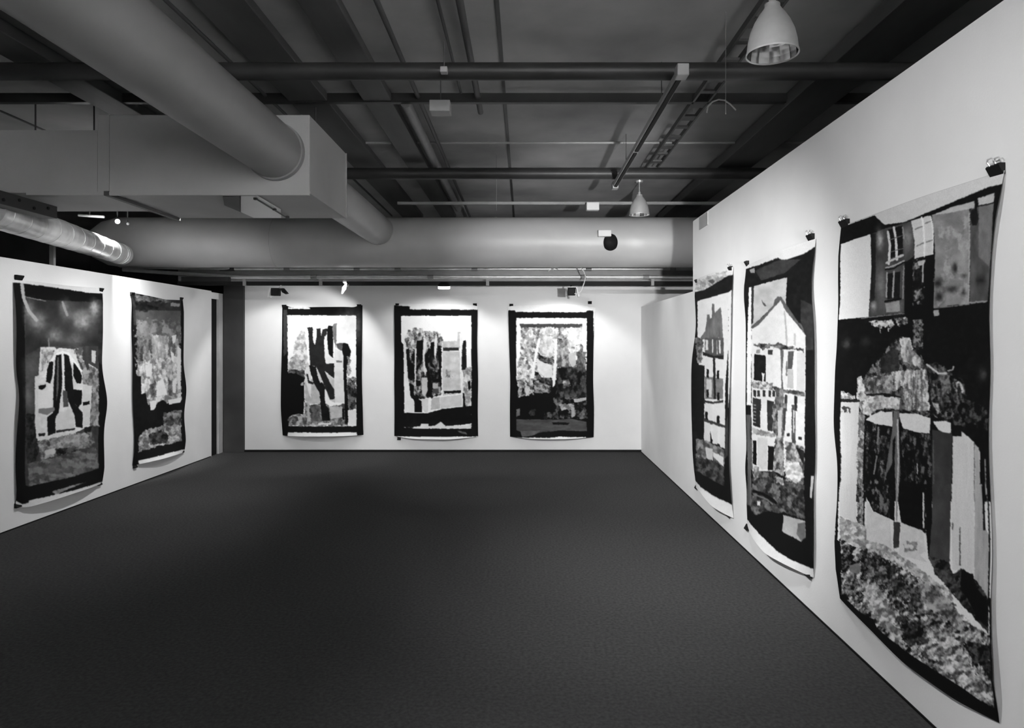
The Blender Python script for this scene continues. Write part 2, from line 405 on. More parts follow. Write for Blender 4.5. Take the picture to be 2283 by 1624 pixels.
# ------------------------------------------------------------------ pipes and track above the far wall
YT = 9.25
for zpy, r, lab, nm in [(600, 0.022, 'upper silver pipe above the far wall', 0), (618, 0.026, 'lower silver pipe above the far wall', 1)]:
    a = P(400, zpy, YT)
    t = empty('silver_pipe', (-5.2, YT, a.z)); tag(t, lab, 'pipe')
    c = P(300, 598 if nm == 0 else 603, YT)
    tube('pipe_body', [(c.x - .1, YT - .1, c.z), (c.x + .5, YT - .05, (c.z + a.z) / 2 + .004), (-3.9, YT, a.z), (3.2, YT, a.z)], r, M['silver'], t, seg=20)
    for px in ([507, 640, 796, 887, 1058, 1312, 1500] if nm == 0 else [500, 700, 960, 1300, 1440]):
        q = P(px, zpy, YT)
        w = .04 if px != 507 else .1
        tube('pipe_coupling', [(q.x - w, YT, q.z), (q.x + w, YT, q.z)], r + .006, M['mid'] if px != 507 else M['dark'], t, seg=20)
a, b = P(480, 594, YT + .05), P(480, 627, YT + .05)
tray = box('cable_tray', (-4.75, 3.2, YT + .05, YT + .25, b.z, a.z), M['mid'], bevel=.004); tag(tray, 'grey cable tray behind the two silver pipes above the far wall', 'cable tray')
ts = P(545, 627, 9.1)
tk = empty('spot_track', (-4.0, 9.1, 2.38)); tag(tk, 'black lighting track running along the far wall over the three drawings', 'lighting track')
a, b = P(600, 628, 9.1), P(600, 636.5, 9.1)
box('track_body', (-4.65, 2.9, 9.08, 9.12, b.z, a.z), M['black'], tk, 0.003)
for px in (545, 715, 1087, 1455):
    q = P(px, 632, 9.07); box('track_clip', (q.x - .02, q.x + .02, 9.06, 9.125, b.z - .006, a.z + .03), M['mid'], tk)
# wall edge rails of the left partition: short grey bracket at the column
tag(box('corner_bracket', (-4.62, -3.98, 9.13, 9.2, P(0, 628, 9.1).z, P(0, 617, 9.1).z), M['beam']), 'dark bracket over the top of the dark column', 'bracket')

def spot_head(i):
    px, py, Y, tx = BACK_SPOTS[i]
    p = P(px, py, Y)
    lab = ['black track spotlight with barn doors over the left drawing', 'bright white oval track spotlight between the left and middle drawings',
           'round track spotlight with glowing rim over the middle drawing', 'black track spotlight with white cable over the right drawing'][i]
    t = empty('track_spotlight', tuple(p)); tag(t, lab, 'spotlight', 'track spotlights of the far wall')
    tube('bracket', [(p.x, 9.1, P(0, 634, 9.1).z), (p.x, 9.05, p.z + .02), (p.x, Y, p.z)], 0.009, M['white'] if i in (0, 1) else M['black'], t, seg=10)
    ax = {0: (-.5, .5, -.75), 1: (.35, .35, -1), 2: (0, .5, -1), 3: (-.1, .55, -.8)}[i]
    if i in (0, 3):
        bm = bmesh.new()
        add_box(bm, p.x - .055, p.x + .045, Y - .05, Y + .05, p.z - .065, p.z + .035, .008)
        done(bm, 'lamp_housing', M['black'], t)
        s = -1 if i == 0 else 1
        prism('barn_door', [(p.x + s * .05, p.z + .04), (p.x + s * .06, p.z + .04), (p.x + s * .10, p.z - .085), (p.x + s * .075, p.z - .085)], 'y', Y - .06, Y + .04, M['white'], t)
        prism('barn_door', [(p.x - .065, p.z + .036), (p.x + .055, p.z + .036), (p.x + .055, p.z + .046), (p.x - .055, p.z + .046)], 'y', Y - .06, Y + .04, M['white'], t)
        if i == 0:
            prism('barn_door', [(p.x + .06, p.z + .03), (p.x + .10, p.z + .035), (p.x + .16, p.z - .035), (p.x + .13, p.z - .045), (p.x + .085, p.z - .02)], 'y', Y - .03, Y + .02, M['black'], t)
    elif i == 1:
        c = Vector(p) + Vector((0.01, 0, -.03))
        bm = bmesh.new(); add_lathe(bm, [(0.001, .0), (.035, .012), (.075, .02), (.08, .03), (.001, .055)], tuple(c), 28, axis=(-1.0, -.15, .42)); done(bm, 'lamp_face', M['glow'], t, smooth=True)
        bm = bmesh.new(); bmesh.ops.create_uvsphere(bm, u_segments=20, v_segments=12, radius=.026, matrix=Matrix.Translation(c + Vector((-.02, 0, .10)))); done(bm, 'lamp_socket', M['white'], t, smooth=True)
    else:
        bm = bmesh.new(); add_lathe(bm, [(0.001, .06), (.05, .055), (.075, .03), (.08, 0)], tuple(p), 28, axis=(0, -.1, 1)); done(bm, 'lamp_housing', M['black'], t, smooth=True)
        bm = bmesh.new(); add_lathe(bm, [(0.08, 0), (.08, -.028), (.07, -.034), (.001, -.02)], tuple(p), 28, axis=(0, -.1, 1)); done(bm, 'lamp_rim', M['glow'], t, smooth=True)
    return t
for i in range(4): spot_head(i)
tag(tube('white_cable', [P(x, y, 8.85) for x, y in [(1294, 596), (1302, 606), (1306, 618), (1302, 632), (1296, 648), (1288, 656), (1281, 655)]], 0.007, M['white'], seg=10), 'white cable looping down to the right track spotlight', 'cable')
bm = bmesh.new()
for a, b in [((1222, 605), (1240, 594)), ((1229, 590), (1234, 603)), ((1226, 597), (1244, 599))]:
    add_tube(bm, [P(*a, 9.24), P(*b, 9.22)], [.005, .011], 8)
tag(done(bm, 'cable_clamp', M['white'], smooth=True), 'small white cable clamp fixed on the upper silver pipe', 'clamp')
# small fittings left over the partition, seen under the plenum box
for pts, nm, lab in [([(175, 480), (200, 482), (232, 484)], 'tube_fitting', 'slim bright fitting glimpsed under the plenum box'),]:
    t = empty(nm, tuple(P(*pts[1], 7.2))); tag(t, lab, 'fitting'); tube('tube_body', [P(x, y, 7.2) for x, y in pts], .013, M['white'], t, seg=10)
    q = P(*pts[1], 7.2); tube('hanger_rod', [tuple(q), (q.x, q.y, ZC)], .005, M['dark'], t, seg=8)
for px, py, r, lab in [(262, 494, .026, 'bright round spotlight glimpsed under the plenum box'), (285, 499, .016, 'tiny round lamp glimpsed right of the bright round spotlight')]:
    c = P(px, py, 7.6)
    bm = bmesh.new(); bmesh.ops.create_uvsphere(bm, u_segments=16, v_segments=10, radius=r, matrix=Matrix.Translation(c))
    t = empty('track_spotlight', tuple(c)); tag(t, lab, 'spotlight')
    done(bm, 'lamp_face', M['glow'] if px == 262 else M['white'], t, smooth=True)
    tube('bracket', [tuple(c), (c.x - .02, c.y + .03, c.z + .1), (c.x - .02, c.y + .03, ZC)], .008, M['dark'], t, seg=8)
c = P(262, 494, 7.55)
sl = spot('silver_duct_spot', (c.x + .35, 6.6, 3.2), (-4.5, 7.0, 2.6), 850, 60, 0.8, 0.03)

# ------------------------------------------------------------------ the eight unframed paper drawings
def h2(ix, iy, s):
    v = np.sin(ix * 127.1 + iy * 311.7 + s * 74.7) * 43758.5453
    return v - np.floor(v)

def vnoise(x, y, s):
    ix, iy = np.floor(x), np.floor(y)
    fx, fy = x - ix, y - iy
    fx = fx * fx * (3 - 2 * fx); fy = fy * fy * (3 - 2 * fy)
    a, b, c, d = h2(ix, iy, s), h2(ix + 1, iy, s), h2(ix, iy + 1, s), h2(ix + 1, iy + 1, s)
    return (a * (1 - fx) + b * fx) * (1 - fy) + (c * (1 - fx) + d * fx) * fy

def fbm(x, y, s):
    return .55 * vnoise(x, y, s) + .3 * vnoise(x * 2.1, y * 2.1, s + 3) + .15 * vnoise(x * 4.3, y * 4.3, s + 5)

def inside(x, y, pts):
    r = np.zeros(x.shape, bool)
    n = len(pts)
    for i in range(n):
        x0, y0 = pts[i]; x1, y1 = pts[(i + 1) % n]
        if y0 == y1: continue
        c = (y0 > y) != (y1 > y)
        r ^= c & (x < (x1 - x0) * (y - y0) / (y1 - y0) + x0)
    return r

class Sheet:
    """a sheet of paper hung on a wall plane; marks are drawn on it as vertex colours"""
    def __init__(s, wall, L, R, T, B, crop, nu, nv, seed, curl=0.05, wave=0.012):
        s.seed = seed; s.crop = crop; s.nu, s.nv = nu, nv
        ox, oy, sc = crop
        def plane(px, py):
            px = np.asarray(px, float); py = np.asarray(py, float)
            if wall == 'back':
                Y = np.full(px.shape, YB); a = (px - VX) * Y / F
            else:
                X = XL if wall == 'left' else XR
                Y = X * F / (px - VX); a = Y
            return np.stack([a, EYE - (py - VY) * Y / F], -1)
        def curve(pts, n):
            pts = np.array(pts, float); q = plane(ox + pts[:, 0] / sc, oy + pts[:, 1] / sc)
            d = np.r_[0, np.cumsum(np.hypot(*np.diff(q, axis=0).T))]; d /= d[-1]
            t = np.linspace(0, 1, n)
            c = np.stack([np.interp(t, d, q[:, k]) for k in range(2)], -1)
            k = max(1, n // 24)                      # round the kinks a little
            for _ in range(2):
                p = np.pad(c, ((k, k), (0, 0)), mode='reflect', reflect_type='odd')
                c2 = sum(p[i:i + n] for i in range(2 * k + 1)) / (2 * k + 1)
                c2[0], c2[-1] = c[0], c[-1]; c = c2
            return c
        l, r = curve(L, nv), curve(R, nv)            # top to bottom
        t, b = curve(T, nu), curve(B, nu)            # left to right
        u = np.linspace(0, 1, nu)[None, :, None]; v = np.linspace(0, 1, nv)[:, None, None]
        G = (1 - u) * l[:, None] + u * r[:, None] + (1 - v) * t[None] + v * b[None] \
            - ((1 - u) * (1 - v) * (l[0] + t[0]) / 2 + u * (1 - v) * (r[0] + t[-1]) / 2 + (1 - u) * v * (l[-1] + b[0]) / 2 + u * v * (r[-1] + b[-1]) / 2)
        U, V = np.meshgrid(np.linspace(0, 1, nu), np.linspace(0, 1, nv))
        edge = np.exp(-U / .06) + np.exp(-(1 - U) / .06)
        d = .006 + curl * np.sin(np.pi * U) ** .8 * np.clip((V - .86) / .14, 0, 1) ** 1.6 \
            + .5 * curl * np.sin(np.pi * U) * np.clip((.06 - V) / .06, 0, 1) ** 1.5 \
            + wave * edge * (vnoise(V * 5 + seed, U * 1.0 + 3, seed) + .2) * np.clip(V * (1 - V) * 14, 0, 1) \
            + .006 * np.sin(np.pi * U) * vnoise(V * 3, U * 2, seed + 9)
        if wall == 'back': co = np.stack([G[..., 0], YB - d, G[..., 1]], -1)
        elif wall == 'left': co = np.stack([XL + d, G[..., 0], G[..., 1]], -1)
        else: co = np.stack([XR - d, G[..., 0], G[..., 1]], -1)
        s.co = co; s.G = G
        # drawing coordinates: flat sheet position, in the units of the sketch
        if wall == 'back':
            px = VX + G[..., 0] * F / YB; py = VY - (G[..., 1] - EYE) * F / YB
        else:
            X = XL if wall == 'left' else XR
            px = VX + X * F / G[..., 0]; py = VY - (G[..., 1] - EYE) * F / G[..., 0]
        s.x = px; s.y = py
        s.c = np.full(px.shape, 238.0)
        s.k = 0
    def xy(s, warp, crop):
        s.k += 1
        ox, oy, sc = crop
        x = (s.x - ox) * sc; y = (s.y - oy) * sc
        if warp:
            w = warp * sc
            x = x + w * 2 * (vnoise(s.x * .22, s.y * .22, s.seed + s.k) - .5) + w * (vnoise(s.x * .7, s.y * .7, s.seed + s.k) - .5)
            y = y + w * 2 * (vnoise(s.x * .22 + 50, s.y * .22, s.seed + s.k) - .5) + w * (vnoise(s.x * .7 + 9, s.y * .7, s.seed + s.k) - .5)
        return x, y
    def f(s, g, pts, n=8, ns=(.12, .12), warp=.55, crop=None):
        """fill: tone g, n = mottling"""
        x, y = s.xy(warp, crop or s.crop)
        m = inside(x, y, pts)
        t = g + n * 2 * (fbm(s.x * ns[0], s.y * ns[1], s.seed + s.k) - .5)
        s.c[m] = t[m]
    def m(s, lo, hi, pts, sx=6, sy=9, ang=0, p=1.0, warp=2.2, crop=None, keep=0.0):
        """mosaic of brush patches between two tones"""
        x, y = s.xy(warp, crop or s.crop)
        m = inside(x, y, pts)
        X, Y = s.x[m], s.y[m]
        X = X + 2.2 * (vnoise(X * .35, Y * .35, s.seed) - .5); Y = Y + 2.2 * (vnoise(X * .35 + 7, Y * .35, s.seed) - .5)
        X = X + 3.0 * (vnoise(X * .9, Y * .9, s.seed + 2) - .5); Y = Y + 3.0 * (vnoise(X * .8 + 5, Y * .8, s.seed + 2) - .5)
        ca, sa = math.cos(ang), math.sin(ang)
        def vor(fx, fy, sd):
            a = (X * ca + Y * sa) / fx; b = (-X * sa + Y * ca) / fy
            ia, ib = np.floor(a), np.floor(b)
            best = np.full(a.shape, 9e9); val = np.zeros(a.shape)
            for da in (-1, 0, 1):
                for db_ in (-1, 0, 1):
                    qa, qb = ia + da, ib + db_
                    dx = qa + h2(qa, qb, sd) - a; dy = qb + h2(qa, qb, sd + 31) - b
                    dd = dx * dx + dy * dy; q = dd < best
                    best = np.where(q, dd, best); val = np.where(q, h2(qa, qb, sd + 57), val)
            return val
        v1 = vor(sx * 1.1, sy * 1.1, s.seed + s.k); v2 = vor(sx * .5, sy * .55, s.seed + s.k + 7)
        val = v1
        w = .5 * v1 + .32 * v2 + .3 * fbm(X * .25, Y * .25, s.seed + s.k) - .06
        w = np.clip((w - .5) * 1.95 + .5, 0, 1)
        t = lo + (hi - lo) * w ** p
        if keep: t = np.where(val < keep, s.c[m], t)
        s.c[m] = t
    def s_(s, g, pts, w, warp=.6, crop=None, n=6):
        """stroke of width w (in sketch units)"""
        x, y = s.xy(warp, crop or s.crop)
        d = np.full(x.shape, 9e9)
        for (x0, y0), (x1, y1) in zip(pts, pts[1:]):
            dx, dy = x1 - x0, y1 - y0
            t = np.clip(((x - x0) * dx + (y - y0) * dy) / (dx * dx + dy * dy + 1e-9), 0, 1)
            d = np.minimum(d, np.hypot(x - x0 - t * dx, y - y0 - t * dy))
        q = d < w / 2
        s.c[q] = (g + n * 2 * (vnoise(s.x * .3, s.y * .3, s.seed + s.k) - .5))[q]
    def smudge(s, g, c, r, a=1.0, crop=None):
        """soft smudge of charcoal or chalk"""
        x, y = s.xy(1.5, crop or s.crop)
        k = a * np.exp(-(((x - c[0]) / r[0]) ** 2 + ((y - c[1]) / r[1]) ** 2))
        k *= .55 + .9 * fbm(s.x * .12, s.y * .12, s.seed + s.k)
        k = np.clip(k, 0, 1)
        s.c = s.c * (1 - k) + g * k
    def build(s, label):
        c = s.c + 5 * (vnoise(s.x * .8, s.y * .8, s.seed + 99) - .5)
        c[:] = (c + np.roll(c, 1, 0) + np.roll(c, -1, 0) + np.roll(c, 1, 1) + np.roll(c, -1, 1)) / 5
        c = np.clip(c, 4, 255) / 250.0
        g = np.where(c <= .04045, c / 12.92, ((c + .055) / 1.055) ** 2.4) * .86
        g = np.clip(g - .004, .002, 1)
        nv, nu = g.shape
        N = nu * nv
        idx = np.arange(N).reshape(nv, nu)
        q = np.stack([idx[:-1, :-1], idx[1:, :-1], idx[1:, 1:], idx[:-1, 1:]], -1).reshape(-1, 4)
        me = bpy.data.meshes.new('paper_drawing')
        me.vertices.add(N); me.vertices.foreach_set('co', s.co.reshape(-1).astype(np.float32))
        me.loops.add(q.size); me.loops.foreach_set('vertex_index', q.reshape(-1).astype(np.int32))
        me.polygons.add(len(q)); me.polygons.foreach_set('loop_start', np.arange(0, q.size, 4, dtype=np.int32))
        me.polygons.foreach_set('loop_total', np.full(len(q), 4, np.int32))
        me.update(calc_edges=True)
        at = me.color_attributes.new('ink', 'FLOAT_COLOR', 'POINT')
        rgba = np.ones((N, 4), np.float32); rgba[:, :3] = g.reshape(-1, 1)
        at.data.foreach_set('color', rgba.reshape(-1))
        me.polygons.foreach_set('use_smooth', np.ones(len(q), bool))
        o = link('paper_drawing', me, M['paper'])
        return tag(o, label, 'drawing', 'unframed paper drawings')

pm = bpy.data.materials.new('inked_paper'); pm.use_nodes = True
_nt = pm.node_tree; _b = _nt.nodes['Principled BSDF']
_a = _nt.nodes.new('ShaderNodeAttribute'); _a.attribute_name = 'ink'
_n = _nt.nodes.new('ShaderNodeTexNoise'); _n.inputs['Scale'].default_value = 160
_tc = _nt.nodes.new('ShaderNodeTexCoord'); _nt.links.new(_tc.outputs['Object'], _n.inputs['Vector'])
_m = _nt.nodes.new('ShaderNodeMath'); _m.operation = 'MULTIPLY_ADD'; _m.inputs[1].default_value = .3; _m.inputs[2].default_value = .85
_nt.links.new(_n.outputs['Fac'], _m.inputs[0])
_x = _nt.nodes.new('ShaderNodeVectorMath'); _x.operation = 'SCALE'
_nt.links.new(_a.outputs['Color'], _x.inputs[0]); _nt.links.new(_m.outputs[0], _x.inputs['Scale'])
_nt.links.new(_x.outputs[0], _b.inputs['Base Color']); _b.inputs['Roughness'].default_value = .8
_b.inputs['Specular IOR Level'].default_value = .15
M['paper'] = pm

def pp(t):
    v = [float(q) for q in t.replace(',', ' ').split()]
    return list(zip(v[0::2], v[1::2]))

BK = 14
# ---- far wall, left drawing
S = Sheet('back', pp('95,100 95,400 82,900 80,1200 98,1485'), pp('948,100 945,500 942,900 952,1200 958,1480'),
          pp('95,100 160,100 165,125 400,122 780,118 885,125 900,92 948,100'), pp('98,1485 150,1490 880,1485 958,1480'), (610, 660, 4.777), 190, 310, 11, curl=.11)
S.f(BK, pp('60,60 980,60 980,1448 880,1450 160,1450 160,1500 60,1500'))
S.f(BK, pp('880,60 990,60 990,1500 900,1500 880,1400'))
S.f(60, pp('105,150 145,150 150,600 110,650'), 12)
S.f(245, pp('160,125 390,120 400,140 250,140 160,138'))
S.f(252, pp('148,205 880,210 882,1388 165,1385 155,830'), 4)
S.smudge(190, (800, 330), (140, 160), .5)
S.m(160, 240, pp('290,370 340,380 375,760 330,800 160,720 210,640 220,520 250,450'), 7, 8)
S.m(110, 215, pp('160,740 200,650 260,690 340,680 335,860 290,870 200,830 155,830'), 7, 7)
S.m(20, 110, pp('155,790 230,780 330,800 330,880 200,900 150,900'), 6, 6)
S.f(BK, pp('110,830 190,820 270,845 335,870 325,960 330,1100 320,1260 210,1265 160,1300 120,1300'))
S.f(170, pp('290,930 320,915 322,955 296,955'))
S.m(70, 190, pp('160,1310 220,1265 330,1262 330,1120 390,1160 480,1150 560,1140 600,1180 780,1150 790,1385 165,1385'), 8, 9, p=1.2)
S.f(190, pp('335,870 365,820 440,930 500,1000 500,1150 380,1150 335,1110'), 25)
S.f(205, pp('540,800 660,900 655,1140 600,1110 560,1000 600,930'), 25)
S.f(232, pp('340,760 400,760 400,1100 338,900'), 8)
S.f(38, pp('355,335 420,335 425,480 440,530 460,430 460,350 500,345 510,440 520,360 575,345 570,400 540,470 545,620 555,720 650,720 655,890 545,800 600,920 655,1010 650,1100 605,1105 550,980 500,850 450,750 390,740 378,500 372,380'), 10)
S.f(25, pp('380,740 450,750 485,900 530,930 550,980 545,1100 560,1170 590,1200 605,1330 520,1330 500,1160 490,1030 430,930 400,830'), 10)
S.f(38, pp('350,830 370,830 380,900 430,925 425,945 370,930'), 6)
S.f(210, pp('455,750 520,900 500,930 470,850'), 10)
S.f(20, pp('580,320 630,320 636,480 636,660 600,650 578,560 570,420'), 6)
S.f(240, pp('545,430 570,430 585,620 640,670 640,715 560,725 545,600'), 8)
S.f(120, pp('640,300 675,290 672,440 668,560 640,470 625,350'), 30)
S.f(248, pp('420,350 450,345 450,440 430,500 420,460'), 4)
S.f(228, pp('650,560 740,600 745,700 750,950 760,1140 655,1135 645,800'), 14)
S.f(120, pp('670,688 730,688 730,708 670,708'))
S.f(90, pp('668,510 735,500 750,560 720,585 680,560'), 20)
S.f(20, pp('740,500 790,510 825,590 820,640 800,690 780,800 785,1000 800,1200 795,1370 765,1360 755,1100 745,800 745,640 730,580'), 8)
S.m(90, 200, pp('790,640 825,660 815,740 830,820 800,850 785,800'), 5, 6)
S.m(30, 190, pp('780,870 882,870 882,960 790,960'), 6, 6)
S.m(20, 110, pp('780,960 882,960 882,1210 800,1210'), 9, 12)
S.f(228, pp('790,1220 885,1215 885,1388 800,1385'), 6)
S.f(215, pp('480,1350 620,1350 620,1372 480,1372'))
S.m(60, 130, pp('385,1160 500,1160 500,1330 400,1340'), 9, 12)
S.f(185, pp('360,1150 385,1150 382,1340 360,1330'))
S.f(190, pp('595,1180 730,1180 740,1290 610,1310'), 22)
S.f(BK + 10, pp('730,1200 755,1200 755,1320 735,1320'))
d1 = S.build('unframed building drawing with black border at left end of the far wall')
# ---- far wall, middle drawing
S = Sheet('back', pp('90,95 95,400 92,900 95,1200 92,1495'), pp('980,110 975,500 985,900 980,1200 985,1500'),
          pp('90,95 130,85 400,85 900,95 980,110'), pp('92,1495 300,1515 700,1520 985,1500'), (860, 660, 4.777), 190, 310, 23, curl=.10)
S.f(250, pp('70,60 1000,60 1000,150 70,150'), 3)
S.f(BK, pp('60,100 260,112 258,145 985,148 1000,1495 880,1500 860,1492 60,1492'))
S.f(252, pp('165,212 912,212 912,1400 200,1400 195,800 190,520 165,490'), 4)
S.f(BK, pp('880,560 912,560 912,640 880,700 870,600'), 1)
S.f(252, pp('860,380 912,380 912,760 870,740'), 3)
S.m(60, 235, pp('200,470 240,360 290,370 295,340 395,350 400,375 470,375 560,385 600,440 625,480 600,560 420,600 220,580'), 6, 9)
S.m(10, 190, pp('200,580 600,560 595,1050 500,1080 370,1100 270,1080 240,900'), 7, 14, p=1.9)
for g, t in [(235, '195,490 215,490 235,850 250,930 255,1060 305,1130 308,1235 205,1245 195,900'),
             (20, '215,570 250,560 260,700 310,740 310,870 270,900 240,880 225,700'),
             (18, '330,480 400,470 410,600 385,720 340,800 325,760 370,700 325,620'),
             (15, '455,560 490,570 440,680 460,790 490,900 485,1080 440,1070 445,860 415,740 425,630'),
             (14, '480,500 515,490 520,620 480,650 500,720 530,760 520,775 480,750 465,690'),
             (14, '550,530 585,530 590,720 590,900 560,920 500,915 500,885 560,880 570,780'),
             (225, '405,430 440,480 435,560 415,640 420,740 440,800 420,860 400,760 395,620'),
             (230, '520,470 540,400 550,480 545,560 530,680 515,600'),
             (235, '600,500 625,490 615,700 612,1000 620,1040 600,1050 595,800'),
             (225, '310,560 328,560 322,900 322,960 308,960 310,700'),
             (200, '385,870 445,870 445,1010 420,1080 385,1040'), (12, '320,900 370,900 375,960 330,960'),
             (12, '250,930 300,950 300,1050 330,1090 385,1120 390,1240 310,1240 305,1120 260,1060'),
             (225, '380,1100 455,1095 450,1240 430,1250 385,1200'), (190, '490,1090 575,1075 580,1200 480,1215'),
             (185, '500,930 555,930 555,985 500,985'), (80, '500,990 560,990 565,1040 500,1040')]:
    S.f(g, pp(t), 12)
S.f(205, pp('605,590 790,590 800,1040 610,1060'), 28, (.1, .1))
S.f(200, pp('610,485 760,480 765,385 800,385 800,560 610,560'), 30)
S.f(45, pp('610,552 780,550 782,585 612,585'), 8)
S.m(90, 180, pp('640,790 690,800 700,870 640,870'), 5, 6)
S.f(25, pp('620,1015 800,1005 803,1035 625,1040'), 20)
S.f(215, pp('580,1080 810,1050 820,1170 585,1200'), 12)
S.f(240, pp('785,400 820,390 815,800 830,1180 812,1180 800,800'), 5)
S.f(30, pp('825,480 855,470 860,640 865,770 830,800 808,790 812,600'), 14)
S.m(120, 240, pp('820,790 910,750 910,1180 830,1180'), 7, 12)
S.f(20, pp('820,1030 840,1040 850,1180 825,1180'), 6)
S.f(15, pp('875,910 900,900 905,990 880,1010'))
S.f(BK + 6, pp('190,1245 440,1250 600,1205 912,1172 912,1360 640,1390 290,1400 190,1400'), 8)
S.f(225, pp('300,1392 370,1390 380,1362 455,1362 460,1385 530,1378 590,1340 640,1385 880,1380 910,1350 912,1412 290,1412'), 8)
S.f(BK, pp('60,1412 1000,1415 1000,1492 60,1492'))
S.f(95, pp('760,1430 860,1450 870,1475 800,1460'), 20)
S.f(245, pp('60,1495 860,1495 1000,1500 1000,1560 60,1560'), 3)
d2 = S.build('unframed drawing of striped folds and a bench-like block, middle of the far wall')
# ---- far wall, right drawing
S = Sheet('back', pp('62,110 68,400 85,900 80,1200 82,1500'), pp('990,120 970,500 965,900 975,1200 972,1505'),
          pp('62,110 400,95 700,85 990,120'), pp('82,1500 300,1515 700,1515 972,1505'), (1120, 660, 4.777), 190, 310, 37, curl=.10)
S.f(252, pp('40,60 1000,60 1000,240 40,240'), 3)
S.f(BK, pp('55,155 135,155 140,172 890,175 900,158 968,158 990,1515 900,1515 880,1498 160,1505 80,1515 55,900'))
S.f(252, pp('148,235 898,238 898,700 890,800 150,900'), 3)
S.f(70, pp('180,298 855,298 845,345 205,355'), 14)
S.m(90, 250, pp('205,340 840,335 860,560 890,700 890,900 160,900 165,720 190,640 185,540'), 7, 9, p=.8)
S.m(170, 252, pp('420,340 560,335 560,420 440,420 400,400'), 7, 7)
S.m(200, 255, pp('700,350 840,340 850,520 720,540 690,420'), 8, 9)
S.f(245, pp('860,360 898,360 898,650 870,600'), 3)
S.m(150, 235, pp('400,400 550,430 545,650 440,640 395,590 390,480'), 9, 11)
S.m(25, 120, pp('375,600 440,660 545,650 545,720 440,720 380,670'), 6, 7)
S.f(225, pp('370,670 440,710 530,740 530,880 430,850 370,790'), 18)
S.m(15, 110, pp('345,800 430,860 530,880 530,960 470,960 400,930 350,880'), 7, 7)
S.m(60, 190, pp('330,890 420,930 520,960 510,1030 340,1030'), 7, 7)
S.m(20, 215, pp('160,900 330,880 330,1060 200,1070 160,1100'), 6, 9, p=.8)
S.m(60, 200, pp('580,450 700,470 700,620 660,780 580,760'), 8, 14)
S.f(200, pp('700,620 780,600 780,740 740,760 710,700'), 14)
S.m(15, 90, pp('580,780 640,760 780,760 800,700 890,720 900,1090 575,1090'), 8, 12, p=1.3)
S.m(60, 200, pp('640,900 710,890 715,960 650,980'), 5, 7)
S.m(60, 170, pp('790,600 890,600 890,760 800,760'), 6, 14)
S.f(248, pp('385,450 408,455 385,560 350,740 335,880 300,880 330,700 355,560'), 4)
S.f(245, pp('555,470 585,460 580,640 572,820 560,950 535,980 530,880 550,720'), 6)
S.f(BK + 2, pp('150,1090 200,1085 340,1070 520,1040 540,1100 550,1290 470,1320 150,1315'), 5)
S.m(8, 120, pp('540,1090 900,1080 900,1310 550,1310'), 7, 8, p=1.7)
S.m(100, 190, pp('600,1150 760,1150 750,1210 620,1220'), 6, 8)
S.f(185, pp('760,1100 890,1080 892,1110 800,1135 765,1130'), 20)
S.f(170, pp('735,1180 770,1190 775,1280 735,1300'), 20)
S.m(20, 110, pp('440,1240 560,1240 560,1300 440,1300'), 6, 6)
S.m(40, 80, pp('290,1215 355,1215 340,1280 290,1280'), 6, 6)
S.f(110, pp('150,1210 190,1200 185,1270 150,1290'), 20)
S.f(75, pp('150,1315 550,1318 740,1310 895,1340 898,1440 600,1430 300,1480 150,1430'), 22, (.05, .2))
S.f(22, pp('530,1345 720,1350 700,1372 540,1368'), 6)
S.f(90, pp('190,1440 420,1430 320,1480 210,1500'), 18)
S.f(BK, pp('310,1490 400,1450 600,1432 900,1445 900,1500 300,1502'))
S.f(245, pp('40,1512 1000,1512 1000,1560 40,1560'), 3)
S.f(245, pp('520,1500 600,1490 860,1500 860,1520 500,1520'), 3)
d3 = S.build('unframed drawing of a hanging drape with two white streaks, right end of the far wall')
# ---- left wall, near drawing
S = Sheet('left', pp('52,85 56,300 60,650 80,800 62,1000 60,1300 66,1540'), pp('630,125 622,300 622,640 652,860 632,1020 636,1200 628,1385'),
          pp('52,85 90,72 400,110 630,125'), pp('66,1540 120,1545 400,1450 628,1385'), (10, 600, 2.9), 190, 420, 41, curl=.07, wave=.02)
S.f(235, pp('0,0 700,0 700,200 0,120'), 4)
S.f(BK, pp('30,92 70,88 540,155 640,160 680,1600 90,1515 30,1480'))
S.f(205, pp('30,1520 130,1500 640,1370 700,1600 30,1600'), 5)
S.f(BK, pp('60,1400 135,1420 135,1510 100,1525 60,1495'))
S.f(62, pp('130,185 350,210 600,215 605,640 600,1160 600,1290 400,1350 150,1410 125,1400 128,700 120,300'), 16)
S.f(48, pp('130,190 360,205 600,215 600,500 240,500 130,560'), 16, (.05, .05))
S.f(45, pp('590,200 622,200 622,620 600,600'), 14)
for g, c, r, a in [(160, (150, 270), (35, 70), .7), (165, (210, 340), (55, 60), .8), (150, (320, 430), (60, 50), .7), (175, (500, 330), (65, 60), .9),
                   (190, (575, 255), (28, 50), .8), (140, (385, 260), (35, 60), .7), (130, (450, 460), (60, 45), .6), (110, (170, 640), (60, 90), .6), (120, (150, 820), (35, 90), .7), (125, (420, 300), (45, 30), .5)]:
    S.smudge(g, c, r, a)
S.s_(185, pp('105,100 118,190 150,270 200,330'), 22)
S.s_(150, pp('370,215 400,300'), 16); S.s_(130, pp('280,450 282,510'), 8)
S.m(20, 60, pp('130,940 215,940 220,1150 205,1230 150,1270 130,1200'), 6, 10)
S.f(215, pp('225,505 320,505 330,520 350,510 410,515 440,520 490,505 500,590 585,640 600,760 560,1010 450,1060 210,1112 190,1000 190,695 215,690'), 22)
S.m(100, 215, pp('235,520 320,520 290,600 230,670'), 8, 14)
S.m(60, 190, pp('440,520 500,510 500,600 580,640 590,900 570,1000 560,760 500,740 490,640'), 8, 12)
